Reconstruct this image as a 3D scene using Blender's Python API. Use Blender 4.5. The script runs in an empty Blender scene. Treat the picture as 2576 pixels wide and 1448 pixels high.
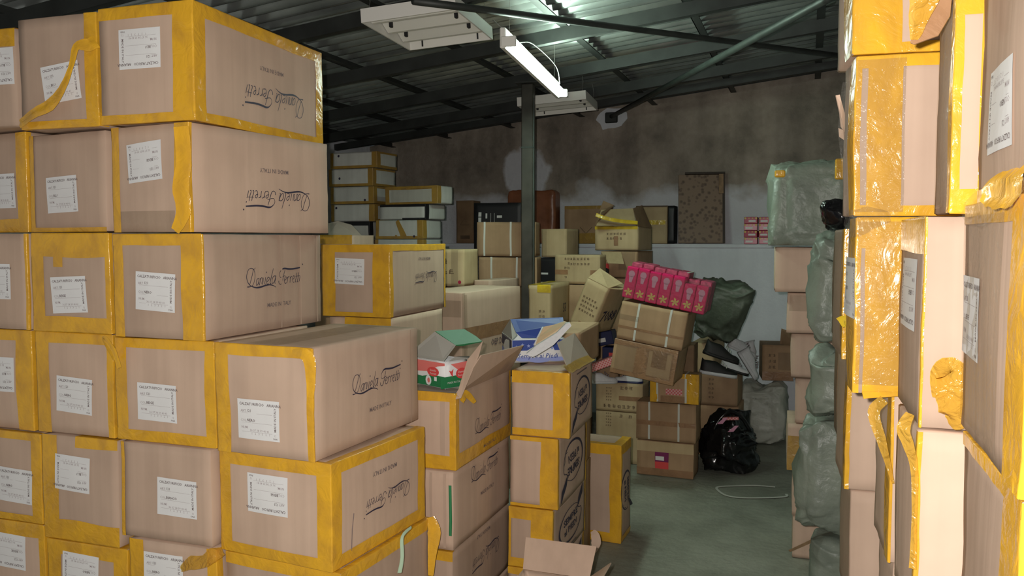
import bpy, math, random
from mathutils import Vector, Matrix, noise, Euler

# ------------------------------------------------------------------ camera, world, lights, exposure
F = 2050.0; H = 1.65; TH = math.radians(20); PH = math.atan(124 / F)
cT, sT, cP, sP = math.cos(TH), math.sin(TH), math.cos(PH), math.sin(PH)
SC = bpy.context.scene
COL = SC.collection
cam = bpy.data.objects.new('camera', bpy.data.cameras.new('camera'))
COL.objects.link(cam)
cam.location = (0, 0, H)
cam.rotation_euler = (math.pi / 2 - PH, 0, TH)
cam.data.sensor_width = 36.0
cam.data.lens = F / 2576 * 36
cam.data.clip_start = 0.05
SC.camera = cam

world = bpy.data.worlds.new('world'); SC.world = world; world.use_nodes = True
world.node_tree.nodes['Background'].inputs[0].default_value = (0.80, 0.92, 1.0, 1)
world.node_tree.nodes['Background'].inputs[1].default_value = 0.085

# the built-in flash of the camera that took the picture: a small tube just up and left of the lens
fl = bpy.data.lights.new('camera_flash', 'POINT')
fl.energy = 215; fl.color = (1.0, 0.94, 0.885); fl.shadow_soft_size = 0.012
flo = bpy.data.objects.new('camera_flash', fl); COL.objects.link(flo)
flo.location = (-0.045 * cT, -0.045 * sT - 0.01, H + 0.035)

vs = SC.view_settings
vs.view_transform = 'Standard'; vs.look = 'None'; vs.exposure = 0.0; vs.gamma = 1.0; vs.use_curve_mapping = False
TUBE_STRENGTH = 115.0

# ------------------------------------------------------------------ pixel -> place helpers
def fin(lat, d, z): return Vector((lat * cT - d * sT, lat * sT + d * cT, z))
def W(px, py, d):                       # point on the ray of a pixel, d metres ahead
    X = (px - 1288) / F; Y = -(py - 724) / F
    D = d / (cP + Y * sP); return fin(X * D, d, H + D * (Y * cP - sP))
def AZ(px, py, z):                      # point on the ray at a known height
    X = (px - 1288) / F; Y = -(py - 724) / F
    D = (z - H) / (Y * cP - sP); return fin(X * D, D * (cP + Y * sP), z)
def WZ(px, z, d):
    D = d * cP - (z - H) * sP; return fin((px - 1288) / F * D, d, z)
def dY(px, Y): return Y / (cT + (px - 1288) / F * sT)
def depth(p): return -p[0] * sT + p[1] * cT

# ------------------------------------------------------------------ objects
def link(name, mesh, parent=None, mat=None, smooth=False):
    o = bpy.data.objects.new(name, mesh); COL.objects.link(o)
    if parent is not None: o.parent = parent
    if mat is not None and mesh is not None:
        if not mesh.materials: mesh.materials.append(mat)
    if smooth and mesh is not None:
        mesh.polygons.foreach_set('use_smooth', [True] * len(mesh.polygons))
    return o
def tag(o, label, cat, group=None):
    o['label'] = label; o['category'] = cat
    if group: o['group'] = group
    return o
def thing(name, label, cat, loc=(0, 0, 0), rot=(0, 0, 0), group=None):
    o = bpy.data.objects.new(name, None); COL.objects.link(o)
    o.location = loc; o.rotation_euler = rot; o.empty_display_size = 0.05
    return tag(o, label, cat, group)
def struct(o): o['kind'] = 'structure'; return o
def mesh(v, f, name='m'):
    m = bpy.data.meshes.new(name); m.from_pydata([tuple(p) for p in v], [], f); m.update(); return m

class MB:
    def __init__(s): s.v = []; s.f = []
    def add(s, v, f):
        n = len(s.v); s.v += [Vector(p) if len(p) == 3 else Vector((p[0], p[1], 0)) for p in v]; s.f += [tuple(i + n for i in q) for q in f]; return s
    def box(s, c, d, R=None, b=0.0):
        x, y, z = d[0] / 2, d[1] / 2, d[2] / 2
        if b <= 0:
            v = [Vector((i * x, j * y, k * z)) for i in (-1, 1) for j in (-1, 1) for k in (-1, 1)]
            f = [(0, 1, 3, 2), (4, 6, 7, 5), (0, 4, 5, 1), (2, 3, 7, 6), (0, 2, 6, 4), (1, 5, 7, 3)]
        else:
            v, f = rbox(x, y, z, b)
        if R is not None: v = [R @ p for p in v]
        c = Vector(c); return s.add([p + c for p in v], f)
    def tube(s, pts, r, n=8, cap=True):
        pts = [Vector(p) for p in pts]; rings = []
        up = Vector((0, 0, 1))
        for i, p in enumerate(pts):
            t = (pts[min(i + 1, len(pts) - 1)] - pts[max(i - 1, 0)]).normalized()
            a = t.cross(up)
            if a.length < 1e-3: a = t.cross(Vector((1, 0, 0)))
            a.normalize(); b = a.cross(t)
            rr = r[i] if isinstance(r, (list, tuple)) else r
            rings.append([p + (a * math.cos(2 * math.pi * k / n) + b * math.sin(2 * math.pi * k / n)) * rr for k in range(n)])
        v = [q for g in rings for q in g]
        f = [(i * n + k, i * n + (k + 1) % n, (i + 1) * n + (k + 1) % n, (i + 1) * n + k) for i in range(len(pts) - 1) for k in range(n)]
        if cap: f += [tuple(range(n - 1, -1, -1)), tuple((len(pts) - 1) * n + k for k in range(n))]
        return s.add(v, f)
    def ribbon(s, pts, wid, nrm, th=0.0):
        """thin strip of tape or strap along pts; nrm = approx normal; th > 0 gives it thickness"""
        pts = [Vector(p) for p in pts]; nrm = Vector(nrm).normalized(); A = []; B = []
        for i, p in enumerate(pts):
            t = (pts[min(i + 1, len(pts) - 1)] - pts[max(i - 1, 0)]).normalized()
            a = t.cross(nrm).normalized(); n2 = a.cross(t)
            w = wid[i] if isinstance(wid, (list, tuple)) else wid
            rag = w * 0.06 * noise.noise(p * 60)
            row = [p - a * (w / 2 + rag), p - a * w * .17 + n2 * w * .10, p + a * w * .2 - n2 * w * .05, p + a * (w / 2 - rag)] if th == 0 else [p - a * w / 2, p + a * w / 2]
            A += [q + n2 * th / 2 for q in row]; B += [q - n2 * th / 2 for q in row]
        m = len(A) // len(pts); n = len(pts)
        f = [(i * m + k, i * m + k + 1, (i + 1) * m + k + 1, (i + 1) * m + k) for i in range(n - 1) for k in range(m - 1)]
        if th == 0: return s.add(A, f)
        o = len(A); f += [tuple(o + q for q in reversed(g)) for g in f]
        for i in range(n - 1): f += [(i * 2, (i + 1) * 2, o + (i + 1) * 2, o + i * 2), (i * 2 + 1, o + i * 2 + 1, o + (i + 1) * 2 + 1, (i + 1) * 2 + 1)]
        f += [(0, o, o + 1, 1), (2 * n - 2, 2 * n - 1, o + 2 * n - 1, o + 2 * n - 2)]
        return s.add(A + B, f)
    def slab(s, q, th):
        """thick panel from a polygon outline"""
        q = [Vector(p) for p in q]; n = (q[1] - q[0]).cross(q[-1] - q[0]).normalized() * th / 2; k = len(q)
        v = [p + n for p in q] + [p - n for p in q]
        f = [tuple(range(k)), tuple(range(2 * k - 1, k - 1, -1))] + [(i, i + k, (i + 1) % k + k, (i + 1) % k) for i in range(k)]
        return s.add(v, f)
    def build(s, name, mat, parent=None, smooth=False, M=None):
        v = s.v if M is None else [M @ p for p in s.v]
        return link(name, mesh(v, s.f, name), parent, mat, smooth)

def rbox(x, y, z, b):
    """box with chamfered edges (26-face)"""
    v = []; idx = {}
    for sx in (-1, 1):
        for sy in (-1, 1):
            for sz in (-1, 1):
                for a, p in enumerate(((sx * x, sy * (y - b), sz * (z - b)), (sx * (x - b), sy * y, sz * (z - b)), (sx * (x - b), sy * (y - b), sz * z))):
                    idx[(sx, sy, sz, a)] = len(v); v.append(Vector(p))
    f = []
    for s in (-1, 1):
        g = lambda *k: idx[k]
        f.append([g(s, -1, -1, 0), g(s, 1, -1, 0), g(s, 1, 1, 0), g(s, -1, 1, 0)][::s])
        f.append([g(1, s, -1, 1), g(-1, s, -1, 1), g(-1, s, 1, 1), g(1, s, 1, 1)][::s])
        f.append([g(-1, -1, s, 2), g(1, -1, s, 2), g(1, 1, s, 2), g(-1, 1, s, 2)][::s])
    for s in (-1, 1):
        for t in (-1, 1):
            f.append([idx[(s, t, -1, 0)], idx[(s, t, -1, 1)], idx[(s, t, 1, 1)], idx[(s, t, 1, 0)]][::s * t])
            f.append([idx[(s, -1, t, 2)], idx[(s, -1, t, 0)], idx[(s, 1, t, 0)], idx[(s, 1, t, 2)]][::s * t])
            f.append([idx[(-1, s, t, 1)], idx[(-1, s, t, 2)], idx[(1, s, t, 2)], idx[(1, s, t, 1)]][::s * t])
            for r in (-1, 1):
                f.append([idx[(s, t, r, 0)], idx[(s, t, r, 1)], idx[(s, t, r, 2)]][::s * t * r])
    return v, [tuple(q) for q in f]

# ------------------------------------------------------------------ materials
MATS = {}
def nodes(name):
    m = bpy.data.materials.new(name); m.use_nodes = True; MATS[name] = m
    return m, m.node_tree.nodes, m.node_tree.links, m.node_tree.nodes['Principled BSDF']
def N(ns, t, **kw):
    n = ns.new(t)
    for k, v in kw.items():
        if k[:2] == 'i_': n.inputs[k[2:].replace('_', ' ')].default_value = v
        else: setattr(n, k, v)
    return n
def ramp(ns, stops):
    r = ns.new('ShaderNodeValToRGB'); e = r.color_ramp.elements
    while len(e) < len(stops): e.new(0.5)
    for q, (p, c) in zip(e, stops): q.position = p; q.color = (*c, 1)
    return r
def plain(name, col, rough=0.6, metal=0.0, bump=0.0, bscale=200, var=0.0, vscale=6.0, spec=None):
    m, ns, lk, b = nodes(name)
    b.inputs['Base Color'].default_value = (*col, 1); b.inputs['Roughness'].default_value = rough; b.inputs['Metallic'].default_value = metal
    if spec is not None: b.inputs['Specular IOR Level'].default_value = spec
    tc = N(ns, 'ShaderNodeTexCoord')
    if var:
        n = N(ns, 'ShaderNodeTexNoise', i_Scale=vscale, i_Detail=4.0); lk.new(tc.outputs['Object'], n.inputs['Vector'])
        r = ramp(ns, [(0.3, tuple(c * (1 - var) for c in col)), (0.7, tuple(min(1, c * (1 + var)) for c in col))])
        lk.new(n.outputs['Fac'], r.inputs[0]); lk.new(r.outputs[0], b.inputs['Base Color'])
    if bump:
        n = N(ns, 'ShaderNodeTexNoise', i_Scale=bscale, i_Detail=3.0); lk.new(tc.outputs['Object'], n.inputs['Vector'])
        bp = N(ns, 'ShaderNodeBump', i_Strength=bump, i_Distance=0.01); lk.new(n.outputs['Fac'], bp.inputs['Height']); lk.new(bp.outputs[0], b.inputs['Normal'])
    return m
def cardmat(name, col, dark):
    m, ns, lk, b = nodes(name)
    tc = N(ns, 'ShaderNodeTexCoord'); oi = N(ns, 'ShaderNodeObjectInfo')
    n = N(ns, 'ShaderNodeTexNoise', i_Scale=5.0, i_Detail=5.0); lk.new(tc.outputs['Object'], n.inputs['Vector'])
    r = ramp(ns, [(0.3, dark), (0.62, col)]); lk.new(n.outputs['Fac'], r.inputs[0])
    # faint upright flute lines
    mp = N(ns, 'ShaderNodeMapping'); mp.inputs['Scale'].default_value = (26, 26, 0.6); lk.new(tc.outputs['Object'], mp.inputs['Vector'])
    n2 = N(ns, 'ShaderNodeTexNoise', i_Scale=1.0, i_Detail=3.0); lk.new(mp.outputs[0], n2.inputs['Vector'])
    mx = N(ns, 'ShaderNodeMix', data_type='RGBA', blend_type='MULTIPLY'); mx.inputs[0].default_value = 0.55
    r2 = ramp(ns, [(0.35, (0.88, 0.875, 0.87)), (0.6, (1, 1, 1))]); lk.new(n2.outputs['Fac'], r2.inputs[0])
    lk.new(r.outputs[0], mx.inputs[6]); lk.new(r2.outputs[0], mx.inputs[7])
    mr = N(ns, 'ShaderNodeMapRange'); mr.inputs[3].default_value = 0.86; mr.inputs[4].default_value = 1.1
    lk.new(oi.outputs['Random'], mr.inputs[0])
    hs = N(ns, 'ShaderNodeHueSaturation'); lk.new(mr.outputs[0], hs.inputs['Value']); lk.new(mx.outputs[2], hs.inputs['Color'])
    lk.new(hs.outputs[0], b.inputs['Base Color']); b.inputs['Roughness'].default_value = 0.72
    b.inputs['Specular IOR Level'].default_value = 0.25
    w = N(ns, 'ShaderNodeTexWave', i_Scale=60.0, i_Distortion=1.0); w.bands_direction = 'DIAGONAL'
    lk.new(mp.outputs[0], w.inputs['Vector'])
    bp = N(ns, 'ShaderNodeBump', i_Strength=0.25, i_Distance=0.004); lk.new(n2.outputs['Fac'], bp.inputs['Height']); lk.new(bp.outputs[0], b.inputs['Normal'])
    return m
cardmat('card', (0.60, 0.437, 0.33), (0.535, 0.385, 0.29))         # pinkish tan carton
cardmat('kraft', (0.46, 0.30, 0.175), (0.36, 0.23, 0.13))           # browner carton
cardmat('kraft_pale', (0.56, 0.43, 0.25), (0.46, 0.34, 0.19))
cardmat('kraft_dark', (0.30, 0.19, 0.105), (0.21, 0.13, 0.075))
cardmat('carton_white', (0.66, 0.67, 0.62), (0.55, 0.56, 0.52))
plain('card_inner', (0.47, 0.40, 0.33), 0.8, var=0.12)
def tapemat(name, col, dark, rough=0.17, bs=0.3):
    m, ns, lk, b = nodes(name)
    tc = N(ns, 'ShaderNodeTexCoord')
    mp = N(ns, 'ShaderNodeMapping'); mp.inputs['Scale'].default_value = (14, 14, 9); lk.new(tc.outputs['Object'], mp.inputs['Vector'])
    n = N(ns, 'ShaderNodeTexNoise', i_Scale=1.0, i_Detail=4.0, i_Distortion=0.6); lk.new(mp.outputs[0], n.inputs['Vector'])
    r = ramp(ns, [(0.34, dark), (0.6, col)]); lk.new(n.outputs['Fac'], r.inputs[0]); lk.new(r.outputs[0], b.inputs['Base Color'])
    b.inputs['Roughness'].default_value = rough
    n2 = N(ns, 'ShaderNodeTexNoise', i_Scale=16.0, i_Detail=5.0, i_Distortion=2.2); lk.new(tc.outputs['Object'], n2.inputs['Vector'])
    bp = N(ns, 'ShaderNodeBump', i_Strength=bs, i_Distance=0.012); lk.new(n2.outputs['Fac'], bp.inputs['Height']); lk.new(bp.outputs[0], b.inputs['Normal'])
    return m
tapemat('tape', (0.78, 0.425, 0.03), (0.62, 0.33, 0.035))
tapemat('tape_dull', (0.42, 0.25, 0.045), (0.34, 0.20, 0.05), 0.3)
tapemat('tape_yellow', (0.66, 0.46, 0.03), (0.5, 0.33, 0.03))
tapemat('tape_brown', (0.34, 0.19, 0.10), (0.27, 0.15, 0.08), 0.3)
def clearmat(name, tint, amt, rough=0.12, base=(0.22, 0.21, 0.19)):
    m, ns, lk, b = nodes(name)
    t = N(ns, 'ShaderNodeBsdfTransparent'); t.inputs[0].default_value = (*tint, 1)
    b.inputs['Base Color'].default_value = (*base, 1); b.inputs['Roughness'].default_value = rough
    tc = N(ns, 'ShaderNodeTexCoord')
    n2 = N(ns, 'ShaderNodeTexNoise', i_Scale=30.0, i_Detail=3.0, i_Distortion=1.5); lk.new(tc.outputs['Object'], n2.inputs['Vector'])
    bp = N(ns, 'ShaderNodeBump', i_Strength=0.6, i_Distance=0.02); lk.new(n2.outputs['Fac'], bp.inputs['Height']); lk.new(bp.outputs[0], b.inputs['Normal'])
    mx = N(ns, 'ShaderNodeMixShader'); mx.inputs[0].default_value = amt
    lk.new(t.outputs[0], mx.inputs[1]); lk.new(b.outputs[0], mx.inputs[2])
    lk.new(mx.outputs[0], ns['Material Output'].inputs['Surface'])
    return m
clearmat('film', (0.96, 0.95, 0.92), 0.16)
clearmat('film_amber', (0.95, 0.72, 0.25), 0.5, 0.12, (0.72, 0.42, 0.06))
plain('paper', (0.80, 0.80, 0.80), 0.6, var=0.04)
plain('ink', (0.035, 0.03, 0.06), 0.6)
plain('ink_soft', (0.16, 0.12, 0.12), 0.7)
plain('ink_faint', (0.36, 0.30, 0.31), 0.7)
plain('ink_brown', (0.12, 0.075, 0.04), 0.7)
plain('strap_white', (0.62, 0.62, 0.56), 0.35)
plain('strap_green', (0.55, 0.75, 0.55), 0.35)
plain('white_enamel', (0.78, 0.77, 0.72), 0.35)
plain('black_plastic', (0.006, 0.006, 0.007), 0.16, bump=0.7, bscale=14)
plain('black_matt', (0.012, 0.012, 0.014), 0.5)
plain('steel_dark', (0.036, 0.04, 0.037), 0.55, 0.3, var=0.3)
plain('steel_mid', (0.05, 0.062, 0.055), 0.5, 0.3, var=0.3, vscale=12)
plain('post_paint', (0.052, 0.049, 0.04), 0.38, 0.2, var=0.35, vscale=9)
plain('pink', (0.62, 0.012, 0.115), 0.25, bump=0.3, bscale=40)
plain('pink_dull', (0.42, 0.06, 0.12), 0.4, var=0.4, vscale=40)
plain('pink_print', (0.55, 0.24, 0.36), 0.4)
plain('flower_print', (0.62, 0.40, 0.12), 0.4)
plain('red_pack', (0.42, 0.02, 0.06), 0.3)
plain('print_white', (0.75, 0.75, 0.72), 0.5)
plain('print_yellow', (0.7, 0.52, 0.12), 0.5)
plain('green_board', (0.022, 0.21, 0.075), 0.55)
plain('red_board', (0.72, 0.07, 0.07), 0.45)
plain('red_pale', (0.80, 0.20, 0.18), 0.45)
plain('grey_board', (0.42, 0.41, 0.37), 0.8)
plain('blue_board', (0.022, 0.06, 0.32), 0.55)
plain('blue_dark', (0.012, 0.018, 0.085), 0.4)
plain('blue_pale', (0.30, 0.36, 0.70), 0.5)
plain('insole', (0.68, 0.49, 0.29), 0.6)
plain('shoe_white', (0.66, 0.67, 0.68), 0.5, bump=0.3, bscale=60)
plain('shoe_black', (0.012, 0.011, 0.010), 0.6)
plain('purple', (0.20, 0.015, 0.10), 0.4)
plain('brown_wrap', (0.26, 0.095, 0.045), 0.35, bump=0.5, bscale=12, var=0.3)
plain('wood', (0.30, 0.19, 0.10), 0.6, var=0.3, vscale=20)
plain('wood_dark', (0.05, 0.035, 0.025), 0.6)
plain('wire', (0.25, 0.25, 0.23), 0.4, 0.6)
def wovenmat(name, col, dark):
    m, ns, lk, b = nodes(name)
    tc = N(ns, 'ShaderNodeTexCoord')
    n = N(ns, 'ShaderNodeTexNoise', i_Scale=4.5, i_Detail=6.0); lk.new(tc.outputs['Object'], n.inputs['Vector'])
    r = ramp(ns, [(0.3, dark), (0.68, col)]); lk.new(n.outputs['Fac'], r.inputs[0]); lk.new(r.outputs[0], b.inputs['Base Color'])
    b.inputs['Roughness'].default_value = 0.42
    ck = N(ns, 'ShaderNodeTexChecker', i_Scale=380.0); lk.new(tc.outputs['Object'], ck.inputs['Vector'])
    n2 = N(ns, 'ShaderNodeTexNoise', i_Scale=18.0, i_Detail=4.0); lk.new(tc.outputs['Object'], n2.inputs['Vector'])
    ad = N(ns, 'ShaderNodeMath', operation='MULTIPLY_ADD'); ad.inputs[1].default_value = 0.04; lk.new(ck.outputs['Fac'], ad.inputs[0]); lk.new(n2.outputs['Fac'], ad.inputs[2])
    bp = N(ns, 'ShaderNodeBump', i_Strength=0.5, i_Distance=0.02); lk.new(ad.outputs[0], bp.inputs['Height']); lk.new(bp.outputs[0], b.inputs['Normal'])
wovenmat('woven', (0.27, 0.31, 0.25), (0.17, 0.20, 0.165))
wovenmat('woven_dark', (0.10, 0.12, 0.085), (0.055, 0.07, 0.05))
wovenmat('woven_white', (0.52, 0.53, 0.46), (0.34, 0.355, 0.30))
# walls, floor, roof
def wallmat(name, stops, scale, streak, bstr):
    m, ns, lk, b = nodes(name)
    tc = N(ns, 'ShaderNodeTexCoord')
    n = N(ns, 'ShaderNodeTexNoise', i_Scale=scale, i_Detail=9.0, i_Roughness=0.68); lk.new(tc.outputs['Object'], n.inputs['Vector'])
    r = ramp(ns, stops); lk.new(n.outputs['Fac'], r.inputs[0])
    mp = N(ns, 'ShaderNodeMapping'); mp.inputs['Scale'].default_value = (3.2, 3.2, 0.45); lk.new(tc.outputs['Object'], mp.inputs['Vector'])
    n2 = N(ns, 'ShaderNodeTexNoise', i_Scale=1.0, i_Detail=5.0); lk.new(mp.outputs[0], n2.inputs['Vector'])
    r2 = ramp(ns, [(0.35, (1 - streak,) * 3), (0.6, (1, 1, 1))]); lk.new(n2.outputs['Fac'], r2.inputs[0])
    mx = N(ns, 'ShaderNodeMix', data_type='RGBA', blend_type='MULTIPLY'); mx.inputs[0].default_value = 1.0
    lk.new(r.outputs[0], mx.inputs[6]); lk.new(r2.outputs[0], mx.inputs[7])
    b.inputs['Roughness'].default_value = 0.85
    n3 = N(ns, 'ShaderNodeTexNoise', i_Scale=22.0, i_Detail=8.0); lk.new(tc.outputs['Object'], n3.inputs['Vector'])
    bp = N(ns, 'ShaderNodeBump', i_Strength=bstr, i_Distance=0.03); lk.new(n3.outputs['Fac'], bp.inputs['Height']); lk.new(bp.outputs[0], b.inputs['Normal'])
    return m, ns, lk, b, tc, mx
m, ns, lk, b, tc, mx = wallmat('wall_lime', [(0.3, (0.72, 0.75, 0.80)), (0.7, (0.82, 0.85, 0.89))], 2.2, 0.12, 0.2)
lk.new(mx.outputs[2], b.inputs['Base Color'])
m, ns, lk, b, tc, mx = wallmat('wall_old', [(0.28, (0.20, 0.172, 0.14)), (0.5, (0.37, 0.315, 0.255)), (0.72, (0.50, 0.43, 0.36))], 2.6, 0.35, 0.5)
# whitewash left along the foot of the old plaster and a round unpainted patch, ragged edges
sx = N(ns, 'ShaderNodeSeparateXYZ'); lk.new(tc.outputs['Object'], sx.inputs[0])
ne = N(ns, 'ShaderNodeTexNoise', i_Scale=3.0, i_Detail=7.0); lk.new(tc.outputs['Object'], ne.inputs['Vector'])
ma = N(ns, 'ShaderNodeMath', operation='MULTIPLY_ADD'); ma.inputs[1].default_value = 0.55; lk.new(ne.outputs['Fac'], ma.inputs[0]); lk.new(sx.outputs['Z'], ma.inputs[2])
rl = ramp(ns, [(0.0, (1, 1, 1)), (1.0, (0, 0, 0))])
mrr = N(ns, 'ShaderNodeMapRange'); mrr.inputs[1].default_value = 2.27; mrr.inputs[2].default_value = 2.40; lk.new(ma.outputs[0], mrr.inputs[0]); lk.new(mrr.outputs[0], rl.inputs[0])
PATCH = W(1322, 436, dY(1322, 7.78))
dv = N(ns, 'ShaderNodeVectorMath', operation='DISTANCE'); lk.new(tc.outputs['Object'], dv.inputs[0]); dv.inputs[1].default_value = PATCH
mp2 = N(ns, 'ShaderNodeMath', operation='MULTIPLY_ADD'); mp2.inputs[1].default_value = 0.42; lk.new(ne.outputs['Fac'], mp2.inputs[0]); lk.new(dv.outputs['Value'], mp2.inputs[2])
mr2 = N(ns, 'ShaderNodeMapRange'); mr2.inputs[1].default_value = 0.42; mr2.inputs[2].default_value = 0.47; mr2.inputs[3].default_value = 1; mr2.inputs[4].default_value = 0; lk.new(mp2.outputs[0], mr2.inputs[0])
mxm = N(ns, 'ShaderNodeMath', operation='MAXIMUM'); lk.new(rl.outputs[0], mxm.inputs[0]); lk.new(mr2.outputs[0], mxm.inputs[1])
mw = N(ns, 'ShaderNodeMix', data_type='RGBA'); lk.new(mxm.outputs[0], mw.inputs[0]); lk.new(mx.outputs[2], mw.inputs[6]); mw.inputs[7].default_value = (0.68, 0.69, 0.72, 1)
lk.new(mw.outputs[2], b.inputs['Base Color'])
m, ns, lk, b, tc, mx = wallmat('floor_concrete', [(0.3, (0.20, 0.205, 0.165)), (0.55, (0.29, 0.295, 0.24)), (0.75, (0.35, 0.35, 0.29))], 1.6, 0.1, 0.25)
lk.new(mx.outputs[2], b.inputs['Base Color']); b.inputs['Roughness'].default_value = 0.6
m, ns, lk, b = nodes('roof_sheet')
tc = N(ns, 'ShaderNodeTexCoord'); n = N(ns, 'ShaderNodeTexNoise', i_Scale=3.0, i_Detail=5.0); lk.new(tc.outputs['Object'], n.inputs['Vector'])
r = ramp(ns, [(0.3, (0.22, 0.24, 0.23)), (0.7, (0.42, 0.455, 0.435))]); lk.new(n.outputs['Fac'], r.inputs[0]); lk.new(r.outputs[0], b.inputs['Base Color'])
b.inputs['Metallic'].default_value = 0.65; b.inputs['Roughness'].default_value = 0.27
m, ns, lk, b = nodes('tube_glow')
b.inputs['Emission Color'].default_value = (0.76, 1.0, 0.84, 1); b.inputs['Emission Strength'].default_value = TUBE_STRENGTH
b.inputs['Base Color'].default_value = (0.9, 0.9, 0.9, 1)
# speckled board
m, ns, lk, b = nodes('speckle_board')
tc = N(ns, 'ShaderNodeTexCoord'); vo = N(ns, 'ShaderNodeTexVoronoi', i_Scale=26.0); lk.new(tc.outputs['Object'], vo.inputs['Vector'])
r = ramp(ns, [(0.0, (0.075, 0.05, 0.035)), (0.3, (0.16, 0.105, 0.07)), (0.5, (0.26, 0.18, 0.12))]); r.color_ramp.interpolation = 'EASE'
lk.new(vo.outputs['Distance'], r.inputs[0]); lk.new(r.outputs[0], b.inputs['Base Color']); b.inputs['Roughness'].default_value = 0.5
# gingham
m, ns, lk, b = nodes('gingham')
tc = N(ns, 'ShaderNodeTexCoord'); ck = N(ns, 'ShaderNodeTexChecker', i_Scale=90.0); ck.inputs[1].default_value = (0.62, 0.10, 0.11, 1); ck.inputs[2].default_value = (0.72, 0.42, 0.40, 1)
lk.new(tc.outputs['Object'], ck.inputs['Vector']); lk.new(ck.outputs['Color'], b.inputs['Base Color'])
M = MATS
# ------------------------------------------------------------------ flat prints (lettering and marks as thin outlines)
_tc = {}
def text2d(s, size=1.0, bold=0.0, shear=0.0, sx=1.0):
    """outline of a line of lettering, centred; returns (verts2d, faces, width)"""
    k = (s, bold, shear)
    if k not in _tc:
        cu = bpy.data.curves.new('t', 'FONT'); cu.body = s; cu.size = 1.0; cu.resolution_u = 1
        cu.align_x = 'CENTER'; cu.align_y = 'CENTER'; cu.offset = bold; cu.shear = shear; cu.dimensions = '2D'; cu.fill_mode = 'FRONT'
        o = bpy.data.objects.new('t', cu); COL.objects.link(o)
        dg = bpy.context.evaluated_depsgraph_get(); me = bpy.data.meshes.new_from_object(o.evaluated_get(dg))
        v = [(p.co.x, p.co.y) for p in me.vertices]; f = [tuple(p.vertices) for p in me.polygons]
        bpy.data.objects.remove(o); bpy.data.curves.remove(cu); bpy.data.meshes.remove(me)
        _tc[k] = (v, f)
    v, f = _tc[k]
    return [(x * size * sx, y * size) for x, y in v], f
class P2:
    """2-D print collector"""
    def __init__(s): s.v = []; s.f = []
    def add(s, v, f, at=(0, 0), rot=0.0, sc=1.0):
        n = len(s.v); c, q = math.cos(rot), math.sin(rot)
        s.v += [(at[0] + sc * (x * c - y * q), at[1] + sc * (x * q + y * c)) for x, y in v]; s.f += [tuple(i + n for i in g) for g in f]; return s
    def text(s, t, at, size, rot=0.0, left=False, bold=0.0, shear=0.0, sx=1.0):
        v, f = text2d(t, size, bold, shear, sx)
        if left and v:
            x0 = min(p[0] for p in v); v = [(p[0] - x0, p[1]) for p in v]
        return s.add(v, f, at, rot)
    def rect(s, x0, y0, x1, y1): return s.add([(x0, y0), (x1, y0), (x1, y1), (x0, y1)], [(0, 1, 2, 3)])
    def grid(s, x0, y0, x1, y1, n=4, m=4):
        v = [(x0 + (x1 - x0) * i / n, y0 + (y1 - y0) * j / m) for j in range(m + 1) for i in range(n + 1)]
        return s.add(v, [(j * (n + 1) + i, j * (n + 1) + i + 1, (j + 1) * (n + 1) + i + 1, (j + 1) * (n + 1) + i) for j in range(m) for i in range(n)])
    def stroke(s, pts, w, k=6):
        """pen stroke through points; w = width or list"""
        P = catmull(pts, k); n = len(P); v = []
        for i, p in enumerate(P):
            a = P[max(i - 1, 0)]; c = P[min(i + 1, n - 1)]; dx, dy = c[0] - a[0], c[1] - a[1]; l = math.hypot(dx, dy) or 1
            t = i / (n - 1)
            if isinstance(w, (list, tuple)):
                q = t * (len(w) - 1); j = min(int(q), len(w) - 2); ww = w[j] + (w[j + 1] - w[j]) * (q - j)
            else: ww = w
            v += [(p[0] - dy / l * ww / 2, p[1] + dx / l * ww / 2), (p[0] + dy / l * ww / 2, p[1] - dx / l * ww / 2)]
        return s.add(v, [(2 * i, 2 * i + 1, 2 * i + 3, 2 * i + 2) for i in range(n - 1)])
    def disc(s, x, y, r, n=12, sy=1.0): return s.add([(x + r * math.cos(2 * math.pi * i / n), y + r * sy * math.sin(2 * math.pi * i / n)) for i in range(n)], [tuple(range(n))])
    def scaled(s, a, b=None):
        b = a if b is None else b
        q = P2(); q.v = [(x * a, y * b) for x, y in s.v]; q.f = list(s.f); return q
def catmull(p, k):
    if len(p) < 3: return list(p)
    out = []; q = [p[0]] + list(p) + [p[-1]]
    for i in range(1, len(q) - 2):
        for j in range(k):
            t = j / k
            out.append(tuple(0.5 * (2 * q[i][c] + (q[i + 1][c] - q[i - 1][c]) * t + (2 * q[i - 1][c] - 5 * q[i][c] + 4 * q[i + 1][c] - q[i + 2][c]) * t * t + (3 * q[i][c] - q[i - 1][c] - 3 * q[i + 1][c] + q[i + 2][c]) * t ** 3) for c in range(len(p[0]))))
    out.append(tuple(p[-1])); return out

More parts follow.
